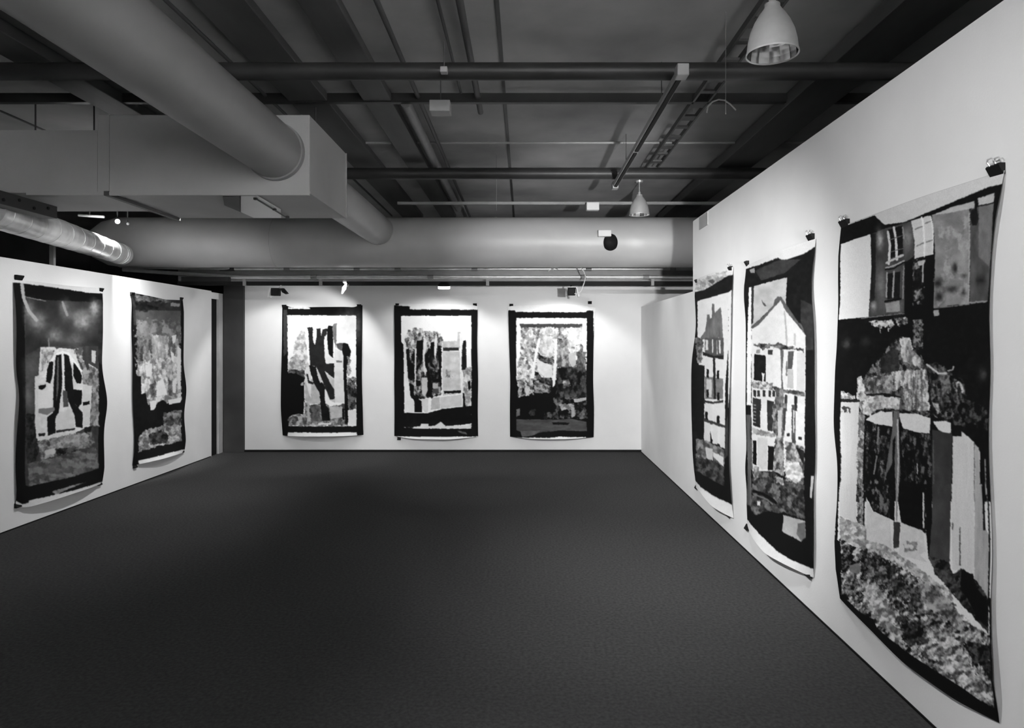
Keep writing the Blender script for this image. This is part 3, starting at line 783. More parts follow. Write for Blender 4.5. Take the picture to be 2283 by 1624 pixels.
S.m(70, 170, pp('500,600 600,650 605,1020 540,1010 560,760 500,740'), 8, 14)
S.f(205, pp('500,755 560,755 545,1010 500,1020'), 8)
S.f(225, pp('190,780 300,790 300,905 195,910'), 6)
S.f(205, pp('330,930 440,905 450,1030 330,1040'), 12)
S.f(240, pp('250,690 290,590 330,545 370,530 410,540 470,620 500,660 480,680 400,570 375,555 330,570 290,620 265,700 225,700'), 5)
for g, t in [(18, '285,600 310,600 305,690 290,740 262,730 270,650'), (20, '325,560 362,550 368,700 365,780 345,930 325,960 325,1060 275,1080 270,960 310,930 310,780 320,640'),
             (22, '380,550 410,560 430,650 440,780 455,880 500,930 500,1030 455,1020 450,950 410,860 385,770 380,650'), (16, '440,605 470,640 495,690 490,740 460,740 440,690'),
             (20, '440,780 495,785 495,870 470,900 445,860'), (14, '215,755 260,748 262,765 235,782 215,775'), (14, '500,862 545,855 545,875 502,885'),
             (75, '372,785 400,790 410,890 375,895'), (45, '330,1045 450,1030 450,1042 330,1060'), (225, '365,560 380,560 385,780 372,780'),
             (90, '335,570 345,570 345,760 330,870'), (30, '212,1065 260,1060 255,1080 215,1082'), (30, '510,1025 560,1020 545,1065 510,1060'),
             (120, '215,905 320,895 320,915 270,945 215,930'), (60, '500,560 520,560 545,640 530,660'), (90, '470,510 500,505 490,560 470,545')]:
    S.f(g, pp(t), 8)
S.s_(215, pp('200,700 205,1090 230,1108 450,1060'), 14)
S.f(200, pp('558,525 585,530 582,610 556,600'), 10)
S.m(60, 170, pp('210,1115 450,1062 560,1060 580,1140 470,1170 340,1200 240,1240 220,1200'), 9, 9)
S.f(190, pp('255,1175 330,1155 320,1195 262,1205'), 10); S.m(15, 80, pp('320,1160 470,1150 460,1180 340,1210'), 7, 6)
S.smudge(170, (440, 1110), (80, 35), .8)
S.m(60, 125, pp('150,1260 240,1240 590,1150 600,1290 400,1350 150,1408'), 16, 10, p=1)
S.smudge(110, (350, 1290), (150, 50), .5)
S.f(BK, pp('120,1412 400,1350 600,1300 640,1290 640,1365 520,1375 270,1450 130,1500'))
S.f(130, pp('270,1440 400,1400 500,1378 380,1420 290,1460'), 40)
S.s_(175, pp('130,180 260,208'), 4)
d4 = S.build('tall unframed drawing of an arched building with dark legs, nearest on the left wall')
# ---- left wall, far drawing
S = Sheet('left', pp('75,85 76,300 78,700 80,1000 100,1290 90,1540'), pp('515,150 520,380 518,700 540,900 520,1100 535,1300 528,1430'),
          pp('75,85 150,100 350,145 515,150'), pp('90,1540 130,1532 400,1460 528,1430'), (270, 630, 3.775), 140, 340, 53, curl=.06, wave=.015)
S.f(BK + 4, pp('40,70 560,100 560,1420 300,1460 130,1500 40,1560'))
S.f(60, pp('75,100 510,160 510,360 100,360'), 18, (.1, .1))
S.f(95, pp('110,230 500,240 500,420 130,430'), 22, (.07, .07))
S.m(80, 160, pp('110,100 400,150 400,175 110,150'), 8, 6)
S.m(25, 60, pp('110,170 320,150 310,220 190,250 110,230'), 9, 8)
S.f(165, pp('405,170 490,180 480,205 405,200'), 12)
S.m(80, 185, pp('125,380 500,380 500,700 125,700'), 6, 20, warp=8)
S.m(60, 140, pp('130,440 180,440 180,670 130,680'), 6, 14)
S.m(85, 160, pp('130,330 500,320 500,470 190,470 130,470'), 12, 20, warp=8)
S.m(150, 235, pp('250,440 390,450 390,700 250,680'), 7, 22)
S.m(120, 240, pp('125,660 500,620 500,1000 200,1040 160,1000 155,860 125,780'), 7, 12)
S.f(235, pp('195,700 255,680 250,800 205,790'), 8); S.f(242, pp('300,830 350,820 385,945 290,955'), 6)
S.f(235, pp('420,450 460,440 450,500 430,520'), 8); S.f(240, pp('410,580 440,600 440,680 415,650'), 6); S.f(235, pp('425,830 460,800 455,930 430,930'), 6)
S.f(240, pp('235,1000 300,990 280,1060 245,1090'), 5); S.f(240, pp('390,990 500,970 490,1030 400,1035'), 6); S.f(230, pp('465,530 498,560 495,900 475,900'), 10)
S.m(70, 130, pp('240,870 280,820 285,960 245,980'), 6, 10); S.m(80, 140, pp('385,820 425,830 420,960 390,950'), 6, 10)
S.f(235, pp('150,850 190,850 195,1040 160,1040'), 20)
S.f(BK + 8, pp('60,780 160,790 165,940 200,930 215,1010 240,1080 280,1070 300,1010 350,990 390,1030 500,1010 510,1180 340,1190 330,1215 200,1235 130,1290 100,1290'), 8)
S.m(50, 165, pp('350,1100 505,1070 505,1210 345,1210'), 8, 9)
S.m(90, 205, pp('140,1300 200,1240 330,1210 500,1200 500,1330 300,1380 135,1430'), 8, 8)
S.m(25, 100, pp('225,1290 330,1230 400,1300 370,1350 230,1370'), 7, 7)
S.f(BK, pp('60,1450 135,1432 300,1385 540,1330 560,1400 350,1440 130,1500 60,1520'))
S.f(BK, pp('495,150 560,150 560,1420 503,1420 505,1040 500,500 495,330'), 6)
S.f(BK, pp('60,1480 130,1480 130,1560 60,1560'))
S.f(225, pp('132,1502 350,1440 520,1405 560,1410 560,1600 132,1600'), 4)
d5 = S.build('narrow unframed drawing of a pale tower over dark bushes, far one on the left wall')
# ---- right wall, far drawing
S = Sheet('right', pp('62,120 68,420 45,640 48,1000 52,1200 62,1370'), pp('290,40 285,500 275,900 272,1200 288,1480 290,1560'),
          pp('62,120 150,90 290,40'), pp('62,1370 120,1400 200,1490 290,1560'), (1530, 580, 2.708), 110, 420, 61, curl=.06, wave=.02)
S.f(225, pp('0,0 325,0 325,200 0,250'), 6)
S.m(150, 225, pp('60,130 250,70 260,110 120,190 60,200'), 8, 8); S.f(90, pp('145,125 175,115 185,130 165,148'), 10)
S.f(24, pp('20,205 120,180 262,95 290,90 325,1500 288,1470 60,1325 20,1330'), 12)
S.f(228, pp('75,248 262,195 262,520 242,760 238,1140 160,1080 80,640 75,480'), 6)
S.f(235, pp('262,195 285,180 285,700 262,900'), 8)
S.f(110, pp('130,330 145,330 148,355 160,350 162,265 175,265 178,320 215,285 222,360 228,470 170,470 100,480 90,470 120,430 128,380'), 28, (.15, .05))
S.m(60, 160, pp('65,470 110,470 100,620 70,620'), 6, 9)
S.f(BK + 8, pp('50,625 115,640 115,850 112,1080 75,1080 50,900'), 10)
S.f(85, pp('118,470 232,470 232,585 118,580'), 16)
S.f(215, pp('122,482 136,482 138,545 122,545'), 6); S.f(200, pp('160,480 168,480 168,560 160,560')); S.f(205, pp('190,480 194,570 188,570')); S.f(215, pp('202,485 214,485 214,565 204,565'), 6)
S.f(32, pp('105,555 175,580 232,575 232,600 170,592 105,575'), 8)
S.f(225, pp('122,590 228,600 226,700 122,700'), 6)
S.f(120, pp('118,705 228,715 228,840 118,840'), 22)
S.f(200, pp('128,720 160,722 160,830 128,828'), 14)
S.f(36, pp('166,590 180,595 186,840 172,840'), 10)
for a, b in [(128, 660), (190, 668), (128, 782), (192, 800), (126, 920), (190, 940)]:
    S.f(22, [(a, b), (a + 14, b), (a + 14, b + 50), (a, b + 48)], 6)
S.f(45, pp('110,845 170,858 230,845 228,862 170,870 112,858'), 8)
S.f(222, pp('114,868 165,870 165,960 114,955'), 6); S.f(222, pp('172,868 238,860 238,985 172,975'), 6)
S.f(22, pp('120,915 136,918 136,965 120,962'), 5); S.f(22, pp('190,940 206,940 208,985 190,982'), 5)
S.f(60, pp('110,960 170,975 238,1000 238,1015 165,995 110,975'), 10)
S.f(220, pp('114,975 150,985 152,1100 112,1090'), 6); S.f(220, pp('165,990 195,1000 195,1115 165,1110'), 6); S.f(222, pp('210,1010 240,1012 240,1140 208,1130'), 6)
S.m(70, 160, pp('68,1080 120,1090 240,1150 236,1250 160,1210 68,1200'), 7, 9)
S.f(205, pp('120,1130 165,1140 165,1210 128,1200'), 10); S.f(225, pp('168,1160 232,1190 230,1250 168,1185'), 6)
S.m(30, 95, pp('68,1200 130,1200 235,1250 235,1370 160,1330 68,1270'), 7, 8)
S.f(BK, pp('20,1262 100,1290 240,1370 240,1000 262,900 272,900 290,1480 200,1430 58,1330 20,1330'), 6)
S.f(60, pp('240,1000 262,930 262,1180 240,1200'), 14)
S.f(226, pp('20,1332 58,1330 200,1430 288,1478 325,1490 325,1620 20,1620'), 4)
d6 = S.build('narrow unframed drawing of a slim row house with windows, farthest on the right wall')
# ---- right wall, middle drawing
c1, c2 = (1650, 510, 4.058), (1650, 900, 3.963)
def lo(t):                       # lower crop coordinates -> upper crop coordinates
    return [((x / c2[2] + c2[0] - c1[0]) * c1[2], (y / c2[2] + c2[1] - c1[1]) * c1[2]) for x, y in pp(t)]
S = Sheet('right', pp('62,335 70,450 50,600 75,800 75,1300 70,1600') + lo('75,300 75,450 50,570 75,720 80,900 72,1070'),
          pp('695,90 690,300 665,480 700,800 708,1200 705,1550') + lo('690,300 690,600 680,700 680,1000 685,1200 685,1450 660,1540'),
          pp('62,335 250,270 450,185 695,90'), lo('72,1070 150,1170 300,1320 500,1440 660,1540'), c1, 180, 560, 71, curl=.06, wave=.025)
S.f(230, pp('0,0 771,0 771,300 0,450'), 5)
S.f(24, pp('20,378 230,320 380,265 420,290 600,225 690,165 771,150 771,1900 20,1900'), 10)
S.f(60, pp('150,380 400,280 560,280 420,400 200,470'), 18); S.f(150, pp('100,370 150,355 145,400 105,400'), 16)
S.f(20, lo('20,200 771,200 771,1500 650,1455 520,1390 400,1310 250,1180 90,1035 20,1000'), 8)
S.f(55, pp('560,640 700,700 700,1100 610,1100 600,960 560,880'), 18)
S.f(100, pp('430,690 540,850 570,870 600,960 610,980 560,900 470,780'), 12)
S.f(228, pp('92,530 118,525 112,1600 80,1600 82,1100'), 6)
S.f(190, pp('135,520 438,440 425,690 400,700 380,640 110,890'), 22, (.06, .06))
S.f(90, pp('205,645 250,700 235,705 210,670'), 20)
S.f(50, pp('112,528 132,525 130,850 112,870'), 14)
S.f(85, pp('350,615 385,615 440,700 600,950 560,900 420,740 380,650 300,740 160,890 110,905 115,880 200,810 310,700 325,650'), 20)
S.f(218, pp('115,905 170,880 380,648 420,740 560,905 606,965 604,1610 118,1610'), 10)
S.f(225, lo('108,0 585,0 585,410 540,600 120,600'), 12)
S.f(175, pp('405,740 420,750 435,900 440,1060 425,1060 420,900'), 12); S.f(180, pp('500,950 515,950 512,1060 495,1050'), 12)
S.m(30, 130, pp('130,1040 290,1045 350,1040 500,1075 590,1095 585,1120 500,1090 380,1095 290,1070 215,1095 180,1065 130,1055'), 8, 5)
S.f(55, pp('260,1095 305,1100 305,1140 262,1140'), 14); S.f(140, pp('155,1100 190,1090 190,1130 150,1130'), 20)
S.f(24, pp('138,1135 242,1150 242,1385 135,1370'), 16); S.f(225, pp('200,1305 232,1310 222,1385 210,1385 212,1340'), 6)
S.f(95, pp('375,1100 405,1100 400,1200 392,1330 405,1450 385,1450 382,1250'), 24)
S.f(80, pp('445,1110 500,1110 480,1270 440,1270'), 22); S.f(110, pp('428,1200 438,1200 438,1335 425,1335')); S.f(180, pp('440,1275 490,1275 495,1450 440,1440'), 14)
S.f(205, pp('525,1120 600,1125 592,1500 520,1480'), 10); S.f(240, pp('495,1120 522,1120 520,1470 498,1465'), 4)
S.m(90, 220, pp('120,1385 310,1400 310,1460 120,1440'), 9, 5)
S.m(50, 150, pp('300,1435 600,1480 600,1520 420,1490 320,1460'), 9, 6)
for a in (130, 165, 215, 268, 305):
    S.f(45, [(a, 1462), (a + 24, 1466), (a + 24, 1525), (a, 1518)], 10)
S.m(60, 150, pp('330,1450 410,1460 410,1620 330,1620'), 8, 12)
S.f(60, pp('415,1500 440,1510 438,1650 412,1650'), 14)
S.f(40, pp('500,1510 530,1520 528,1650 505,1650'), 14)
S.f(50, pp('125,1530 200,1545 200,1650 125,1650'), 16); S.f(40, pp('255,1550 320,1565 320,1650 258,1650'), 16)
S.f(45, lo('125,0 185,0 188,215 125,195'), 16)
for k in range(6): S.f(180, lo('128,%d 150,%d 150,%d 128,%d' % (10 + 30 * k, 13 + 30 * k, 20 + 30 * k, 17 + 30 * k)), 6)
S.f(50, lo('250,0 305,0 310,250 255,240'), 18)
S.m(50, 170, lo('300,0 420,0 400,300 405,640 300,600 320,380 330,280 300,240'), 8, 14)
S.f(190, lo('345,60 385,60 380,300 350,300'), 24)
S.f(60, lo('395,40 420,40 412,240 395,240'), 12); S.f(75, lo('468,10 500,10 505,380 470,350'), 30); S.f(225, lo('480,60 492,60 492,260 482,260'), 6)
S.f(40, lo('425,262 455,265 450,290 425,288')); S.f(40, lo('528,290 560,298 558,325 530,320'))
S.m(120, 190, lo('115,215 330,265 330,300 220,290 120,270'), 8, 6)
S.f(16, lo('125,325 155,330 155,545 122,535'), 6); S.f(18, lo('262,372 318,382 305,590 258,590'), 8)
S.f(205, lo('165,300 255,305 250,580 205,588 165,540'), 10)
S.m(70, 200, lo('415,330 580,390 580,730 480,760 415,690'), 8, 12)
S.m(170, 240, lo('415,520 540,520 570,620 520,720 420,640'), 9, 9)
S.f(35, lo('505,385 580,420 580,560 545,480'), 14)
S.m(30, 120, lo('120,600 300,600 415,680 580,720 585,1030 400,960 300,990 150,980 100,900'), 8, 10)
S.m(90, 190, lo('130,560 180,560 170,660 130,680'), 6, 9); S.m(120, 210, lo('330,640 400,660 395,720 330,700'), 7, 6)
S.f(215, lo('162,865 190,865 188,905 165,900'), 8)
S.s_(12, lo('130,775 210,800 300,850 330,880'), 24)
S.s_(110, lo('130,800 250,850 300,890'), 14)
S.f(BK, lo('95,940 160,990 260,950 380,980 480,1010 590,1040 590,1200 690,1300 685,1460 520,1390 400,1310 250,1180 90,1035'), 5)
S.f(175, lo('395,985 520,1020 590,1040 595,1190 560,1220 395,1130'), 18, (.1, .1)); S.f(105, lo('525,1060 590,1050 595,1190 560,1215 515,1150'), 16)
S.f(105, lo('120,320 100,320 95,560 120,600'), 24)
S.f(90, lo('75,100 108,100 105,560 115,900 80,900'), 30, (.3, .03))
S.f(225, lo('20,1000 90,1035 250,1180 400,1310 520,1390 650,1455 771,1500 771,1700 20,1700'), 5)
S.f(205, lo('650,640 690,640 660,840 635,830'), 14)
d7 = S.build('tall unframed drawing of a gabled house front, middle one on the right wall')
# ---- right wall, nearest drawing
c1, cm, c2 = (1860, 350, 4.061), (1860, 700, 4.061), (1860, 1080, 2.985)
def mi(t): return [(x, y + 350 * 4.061) for x, y in pp(t)]
def lo(t): return [((x / c2[2]) * c1[2], (y / c2[2] + 730) * c1[2]) for x, y in pp(t)]
S = Sheet('right', pp('72,630 75,900 52,1100 62,1330') + mi('48,60 62,300 42,560 50,1050 100,1300') + lo('60,60 45,200 25,370 50,560 45,760'),
          pp('1560,120 1560,240 1470,750 1440,1200') + mi('1430,0 1450,560 1425,900 1435,1400') + lo('1070,100 1090,560 1070,760 1090,1100 1130,1400 1110,1590'),
          pp('72,630 400,520 900,340 1560,120'), lo('45,760 300,980 520,1190 850,1440 1110,1590'), c1, 330, 900, 83, curl=.03, wave=.03)
S.f(215, pp('-50,-100 1665,-100 1665,400 -50,800'), 5)
S.f(20, pp('20,660 160,610 400,530 480,615 660,590 1000,450 1400,280 1560,240 1665,240 1665,1700 20,1700'), 8)
S.f(20, mi('20,60 1500,0 1500,1700 20,1700'), 8)
S.f(235, pp('85,790 200,745 345,700 352,1000 340,1200 325,1450 60,1475 72,1300 78,1000'), 3)
S.f(70, pp('350,700 480,650 660,600 740,580 740,900 660,960 655,1410 330,1450 335,1300 350,1050'), 22, (.12, .03))
S.f(30, pp('350,700 395,690 390,1100 380,1300 340,1320 355,1000'), 10)
for g, c, r in [(190, (430, 750), (28, 80)), (130, (440, 1150), (45, 160)), (170, (370, 1350), (28, 40)), (140, (680, 740), (45, 110)), (120, (560, 1350), (90, 60))]:
    S.smudge(g, c, r, .85)
S.f(25, pp('510,660 640,620 640,880 520,920'), 8)
S.s_(215, pp('505,680 522,800 510,970'), 22); S.s_(220, pp('560,640 578,760 585,930'), 22); S.s_(150, pp('640,640 650,740'), 14)
S.s_(110, pp('520,750 640,710'), 8); S.s_(110, pp('530,860 640,830'), 8); S.s_(195, pp('490,960 640,890'), 20); S.s_(170, pp('485,1005 560,985 650,940'), 14)
S.s_(20, pp('480,1020 560,1010 640,960 740,930'), 14)
S.f(28, pp('490,1060 620,1040 610,1290 500,1290'), 12); S.s_(170, pp('495,1050 490,1270'), 12); S.s_(165, pp('560,1040 550,1270'), 16); S.s_(140, pp('650,990 640,1280'), 12)
S.s_(10, pp('480,1310 620,1285'), 18); S.f(150, pp('480,1330 610,1300 615,1400 490,1410'), 20)
S.f(212, pp('718,580 890,530 918,620 915,880 745,925 745,760'), 8)
S.s_(240, pp('815,550 832,700 835,900'), 16); S.s_(240, pp('895,540 912,700 908,880'), 10)
for t in ['755,655 815,632', '765,808 825,780', '845,600 890,585', '855,770 905,755']: S.s_(130, pp(t), 12)
S.f(BK, pp('655,960 740,940 930,880 935,1000 915,1380 900,1500 720,1500 655,1420'), 5)
S.m(20, 150, pp('730,930 840,930 830,1340 730,1340'), 8, 12, p=3)
S.f(190, pp('770,945 845,930 830,975 780,985'), 20); S.s_(180, pp('822,980 820,1130'), 12)
S.f(135, pp('905,530 1240,460 1245,900 1238,1330 1080,1345 915,1370 925,1100 930,880 920,700'), 26, (.05, .05))
S.m(95, 165, pp('905,540 1240,480 1238,1330 915,1370 930,880'), 14, 22, keep=.6)
for c, r in [((1080, 1200), (60, 30)), ((960, 1140), (50, 50)), ((970, 1270), (40, 50)), ((1190, 1230), (22, 40)), ((1190, 1075), (25, 20)), ((1110, 1010), (20, 50))]:
    S.smudge(40, c, r, .9)
S.smudge(185, (1190, 900), (45, 180), .45)
S.f(185, pp('900,530 1100,450 1290,400 1290,460 1100,500'), 10)
S.s_(175, pp('1240,500 1245,760 1235,1330'), 10)
S.f(85, pp('1250,470 1480,420 1470,700 1440,1100 1420,1310 1245,1320'), 24, (.08, .03))
S.f(120, pp('1330,450 1478,425 1465,700 1440,1000 1330,900'), 22, (.08, .04))
S.f(30, pp('1255,480 1310,470 1330,560 1310,620 1270,620 1250,560'), 10)
S.smudge(35, (1350, 1120), (45, 40), .9)
S.s_(14, pp('1300,390 1305,480'), 18)
S.f(190, pp('1320,375 1480,325 1478,410 1330,440'), 10)
S.f(BK, pp('1480,300 1665,200 1665,1700 1425,1700 1440,1200 1470,750'), 5)
S.s_(150, pp('1240,1322 1410,1308'), 16); S.s_(120, pp('925,1370 1240,1335'), 8)
S.f(170, pp('915,1390 965,1385 968,1435 925,1445'), 20)
S.s_(130, pp('260,1462 650,1418'), 8)
# torn white flecks
S.m(40, 240, mi('330,70 540,50 560,100 530,120 510,170 490,120 450,110 440,180 420,120 350,110'), 6, 7, p=.4)
S.m(15, 220, mi('560,40 690,30 680,90 600,120'), 6, 7, p=1.2)
S.m(20, 150, mi('735,60 820,55 820,310 770,330 735,300'), 6, 8, p=1)
# stone mound
S.m(25, 150, mi('520,280 620,215 740,300 850,470 860,900 1060,960 880,920 600,870 300,900 260,600 400,440'), 7, 10, p=1.2, warp=5)
S.m(60, 190, mi('270,600 400,560 540,560 560,700 400,720 300,720'), 9, 14)
S.m(110, 230, mi('610,215 700,220 740,330 800,400 800,500 740,470 640,430 620,300'), 7, 12, p=.8)
S.m(30, 70, mi('420,430 540,300 600,330 600,520 440,540'), 10, 14)
S.m(90, 235, mi('540,520 860,500 880,880 600,870'), 5, 22, p=.9)
S.m(20, 110, mi('560,700 640,650 660,860 600,870'), 7, 12)
S.m(15, 130, mi('850,470 950,440 1180,600 1220,740 1180,900 1060,960 900,900 880,620'), 8, 14, p=1.6)
S.s_(200, mi('860,460 960,540 1030,540'), 18); S.s_(190, mi('1050,515 1085,510 1100,480'), 12)
S.m(30, 225, mi('1110,590 1160,610 1200,700 1150,740 1090,660'), 6, 10)
S.m(100, 240, mi('225,580 260,560 300,720 360,900 330,930 260,900 215,760'), 7, 10, p=.6)
S.m(130, 235, mi('300,745 420,740 620,760 600,870 450,860 350,890'), 9, 9, p=.8)
S.s_(25, mi('310,735 450,725 620,755'), 14)
S.m(120, 235, mi('895,790 960,820 970,900 940,890'), 6, 9)
S.m(10, 90, mi('1180,760 1420,860 1420,1060 1100,1000 1080,930'), 7, 10, p=1.8)
S.m(120, 240, mi('70,630 90,700 200,740 210,775 80,770'), 6, 6)
S.smudge(110, (130, 1421 + 270), (30, 40), .6); S.smudge(90, (1370, 1421 + 550), (40, 60), .6); S.smudge(70, (300, 1421 + 250), (50, 50), .4)
# white blocks and columns
S.s_(40, mi('80,780 240,790'), 20)
S.f(222, mi('80,800 240,800 235,1400 215,1700 85,1700 100,1300 80,1050'), 6, (.3, .02))
S.m(40, 90, mi('100,840 170,850 165,900 100,890'), 5, 5, keep=.3)
S.m(90, 210, mi('235,880 290,920 290,1400 270,1700 240,1700 225,1400'), 6, 10)
S.f(22, mi('290,960 540,1000 900,1080 1080,1080 1085,1700 270,1700'), 8)
S.m(15, 130, mi('300,990 530,1010 480,1500 300,1600'), 6, 16, p=2.6)
S.m(12, 110, mi('620,1050 890,1090 900,1600 620,1600'), 6, 16, p=3.2)
S.f(232, mi('300,960 350,920 440,880 480,890 545,885 545,1020 400,1000'), 6)
S.f(230, mi('600,900 760,905 890,945 880,1085 780,1075 640,1040 620,980'), 8)
S.f(228, mi('910,975 1020,970 1075,990 1075,1080 1020,1090 960,1050'), 6)
S.f(110, mi('555,880 610,880 600,1000 612,1430 590,1700 570,1700 560,1300 570,1100 545,1150 540,1350 490,1450 460,1550 500,1300 540,1050'), 24, (.3, .03))
S.s_(190, mi('590,960 595,1300 585,1650'), 14); S.s_(130, mi('415,1030 410,1180'), 16); S.s_(130, mi('400,1290 375,1450'), 14); S.s_(200, mi('765,1360 768,1450'), 10)
S.f(60, mi('905,1050 960,1060 1085,1090 1080,1420 1080,1650 900,1650 900,1300'), 16, (.05, .03)); S.s_(100, mi('915,1150 915,1600'), 8)
S.f(218, mi('1090,1110 1170,1110 1175,1065 1290,1165 1345,1250 1345,1700 1085,1700'), 6, (.2, .02))
S.s_(110, mi('1290,1170 1292,1700'), 8); S.f(185, mi('1300,1190 1335,1215 1345,1700 1300,1700'), 16, (.4, .02))
S.f(20, mi('1345,1180 1420,1180 1430,1700 1365,1700'), 6); S.s_(170, mi('1395,1320 1405,1640'), 10)
# lower crop
S.f(70, lo('665,0 790,0 780,520 700,560 640,500 660,200'), 14, (.06, .03))
S.f(BK, lo('620,0 662,0 660,250 640,500 620,300'), 4)
S.f(20, lo('215,0 410,0 410,250 380,230 270,180 230,90'), 8); S.f(20, lo('440,0 620,0 620,330 560,300 455,255 435,120'), 8)
S.m(15, 120, lo('220,0 400,0 380,220 270,170'), 6, 14, p=3)
S.s_(150, lo('425,0 425,240'), 14); S.s_(215, lo('603,60 605,290'), 14)
S.f(220, lo('68,0 160,0 158,260 110,230 62,220'), 6, (.4, .02)); S.m(15, 200, lo('165,0 215,0 215,350 165,330'), 4, 6)
S.s_(20, lo('212,0 208,350'), 10); S.s_(150, lo('196,0 196,330'), 8)
S.m(130, 235, lo('60,220 200,270 380,420 560,540 700,660 800,700 800,800 600,640 400,520 200,440 60,370'), 9, 9, .7)
S.f(222, lo('225,85 265,180 380,230 395,430 330,400 225,370'), 14); S.f(222, lo('455,258 600,310 620,450 580,470 630,520 440,470'), 14)
S.m(90, 160, lo('470,380 560,380 560,440 480,450'), 7, 8, keep=.4)
S.f(60, lo('405,250 450,255 440,420 405,430'), 14)
S.f(218, lo('795,0 945,0 950,600 900,580 800,570 790,250'), 6, (.2, .02))
S.s_(70, lo('850,290 850,540'), 10); S.s_(90, lo('800,260 800,300'), 12)
S.f(180, lo('950,0 1010,0 1030,300 1060,350 1055,770 1000,730 950,660'), 26, (.15, .02)); S.s_(20, lo('1010,0 1020,300'), 22); S.s_(205, lo('1042,0 1055,380'), 12)
S.m(15, 90, lo('640,480 780,520 800,600 870,560 960,640 1060,770 1060,1000 960,900 860,800 780,700 680,600'), 8, 12, .7, 1.4)
S.f(16, lo('860,580 940,600 960,690 1050,780 1055,960 980,900 900,760 850,700'), 8)
S.m(6, 225, lo('60,370 200,440 400,520 600,640 800,780 860,900 1060,1000 1130,1300 1130,1540 1040,1520 850,1400 520,1180 300,980 20,770'), 8, 11, .75, 1.2, 4)
S.m(90, 225, lo('180,640 280,650 380,760 470,960 520,1090 440,1040 330,920 260,780 200,720'), 9, 12, .75, .9, 9)
S.m(60, 190, lo('540,600 700,690 780,780 900,930 880,1000 760,900 640,830 580,740'), 12, 14, .75, .8, 9)
S.m(60, 235, lo('600,960 760,960 860,1060 960,1220 1100,1380 1100,1490 900,1380 700,1180 560,1110'), 9, 11, .75, .9, 9)
S.m(6, 90, lo('460,860 620,960 610,1080 530,1090 480,980'), 8, 10, .75, 1.2, 9)
S.m(6, 90, lo('880,1030 1080,1080 1100,1240 1020,1240 930,1140'), 8, 10, .75, 1.2, 9)
S.m(20, 150, lo('180,440 330,480 460,620 600,760 620,900 500,800 380,700 240,620 180,560'), 7, 9, .75, 1.4, 9)
S.f(120, lo('115,540 170,525 195,560 170,600 120,580'), 20)
S.f(BK, lo('-20,690 60,735 200,850 300,900 330,960 520,1110 740,1260 860,1340 1000,1440 1090,1490 1105,1400 1250,1400 1250,2000 -60,2000'), 4)
S.f(BK, lo('1060,760 1080,760 1090,1100 1130,1400 1150,1600 1100,1590 1100,1400 1075,1100'), 4); S.s_(BK, lo('1045,0 1062,400 1058,800'), 16)
S.f(BK, lo('20,370 60,380 70,500 68,730 30,740'), 4); S.s_(BK, lo('60,0 48,200 40,380'), 16)
S.s_(BK, mi('75,640 78,1050 100,1300 95,1500 72,1640'), 24); S.s_(BK, pp('78,640 70,1000 60,1330'), 18)
d8 = S.build('huge unframed drawing of stone ruins and windows, nearest one on the right wall')

# ------------------------------------------------------------------ clips holding the sheets
def clip(wall, px, py, w, label, handles=False, down=False):
    """binder clip, px/py its centre in the photograph, w its width in metres"""
    if wall == 'back':
        c = P(px, py, YB); ex, ez, n = Vector((1, 0, 0)), Vector((0, 0, 1)), Vector((0, -1, 0))
    else:
        X = XL if wall == 'left' else XR
        Y = X * F / (px - VX); c = P(px, py, Y)
        ex, ez, n = Vector((0, 1, 0)), Vector((0, 0, 1)), Vector((1 if wall == 'left' else -1, 0, 0))
    if down: ez = -ez
    t = empty('binder_clip', tuple(c)); tag(t, label, 'clip', 'binder clips')
    bm = bmesh.new()
    prof = [(.001, -.020), (.006, -.022), (.026, .014), (.022, .020), (.001, .020)]
    a = [bm.verts.new(c + ex * (-w / 2) + n * q[0] + ez * q[1]) for q in prof]
    b = [bm.verts.new(c + ex * (w / 2) + n * q[0] + ez * q[1]) for q in prof]
    bm.faces.new(a); bm.faces.new(b)
    for i in range(5): bm.faces.new((a[i], a[(i + 1) % 5], b[(i + 1) % 5], b[i]))
    done(bm, 'clip_body', M['black'], t)
    if handles:
        for k, s in enumerate((-1, 1)):
            o = c + n * (.006 + .014 * k) + ex * (s * w * .12)
            pts = [o + ex * (-w * .16) + ez * .018, o + ex * (-w * .30) + ez * .032 + n * .008, o + ex * (-w * .18) + ez * .042 + n * .010, o + ex * (w * .10) + ez * .042 + n * .010, o + ex * (w * .2) + ez * .032 + n * .008, o + ex * (w * .1) + ez * .018]
            tube('wire_handle', pts, .0035, M['silver'], t, seg=8)
    return t
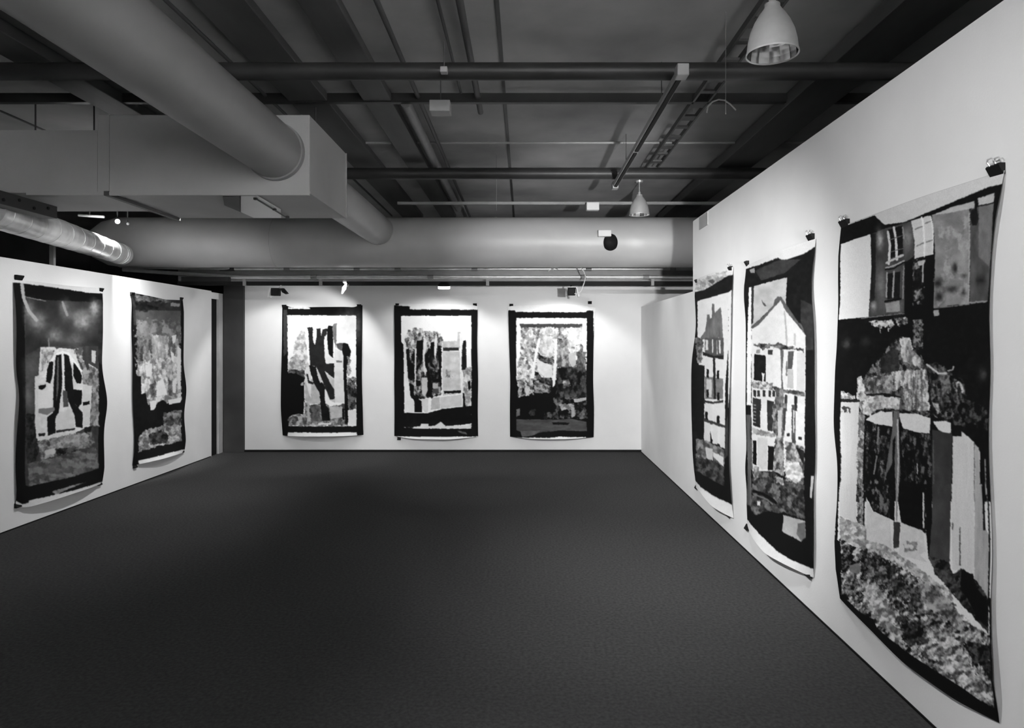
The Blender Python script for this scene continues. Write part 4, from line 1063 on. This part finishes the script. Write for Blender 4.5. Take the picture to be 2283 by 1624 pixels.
CL = [('right', 2227, 380, .068, 'largest binder clip, at top right corner of the nearest drawing on the right wall', 1, 0),
      ('right', 1887, 499, .08, 'binder clip at top left corner of the nearest drawing on the right wall', 1, 0),
      ('right', 1811, 530, .07, 'binder clip at top right corner of the gabled house drawing', 1, 0),
      ('right', 1668, 588, .05, 'binder clip at top left corner of the gabled house drawing', 0, 0),
      ('right', 1807, 1280, .06, 'binder clip at bottom right corner of the gabled house drawing', 0, 1),
      ('right', 1668, 1176, .05, 'binder clip at bottom left corner of the gabled house drawing', 0, 1),
      ('right', 1631, 600, .07, 'binder clip at top right corner of the slim row house drawing', 1, 0),
      ('right', 1555, 628, .06, 'binder clip at top left corner of the slim row house drawing', 0, 0),
      ('right', 1627, 1147, .06, 'binder clip at bottom right corner of the slim row house drawing', 0, 1),
      ('right', 1555, 1086, .06, 'binder clip at bottom left corner of the slim row house drawing', 0, 1),
      ('left', 40, 619, .085, 'binder clip at top left corner of the arched building drawing', 0, 0),
      ('left', 223, 647, .06, 'binder clip at top right corner of the arched building drawing', 0, 0),
      ('left', 37, 1127, .06, 'binder clip at bottom left corner of the arched building drawing', 0, 1),
      ('left', 220, 1078, .05, 'binder clip at bottom right corner of the arched building drawing', 0, 1),
      ('left', 293, 656, .06, 'binder clip at top left corner of the pale tower drawing', 0, 0),
      ('left', 403, 667, .05, 'binder clip at top right corner of the pale tower drawing', 0, 0),
      ('left', 299, 1040, .06, 'binder clip at bottom left corner of the pale tower drawing', 0, 1),
      ('left', 405, 1006, .05, 'binder clip at bottom right corner of the pale tower drawing', 0, 1),
      ('back', 634, 683, .06, 'binder clip at top left corner of the left drawing on the far wall', 0, 0),
      ('back', 801, 682, .06, 'binder clip at top right corner of the left drawing on the far wall', 0, 0),
      ('back', 886, 680, .05, 'binder clip at top left corner of the middle drawing on the far wall', 0, 0),
      ('back', 1059, 680, .055, 'binder clip at top right corner of the middle drawing on the far wall', 0, 0),
      ('back', 890, 978, .05, 'binder clip at bottom left corner of the middle drawing on the far wall', 0, 1),
      ('back', 1140, 681, .055, 'binder clip at top left corner of the right drawing on the far wall', 0, 0),
      ('back', 1315, 675, .055, 'binder clip at top right corner of the right drawing on the far wall', 0, 0)]
for c in CL: clip(*c[:5], handles=bool(c[5]), down=bool(c[6]))
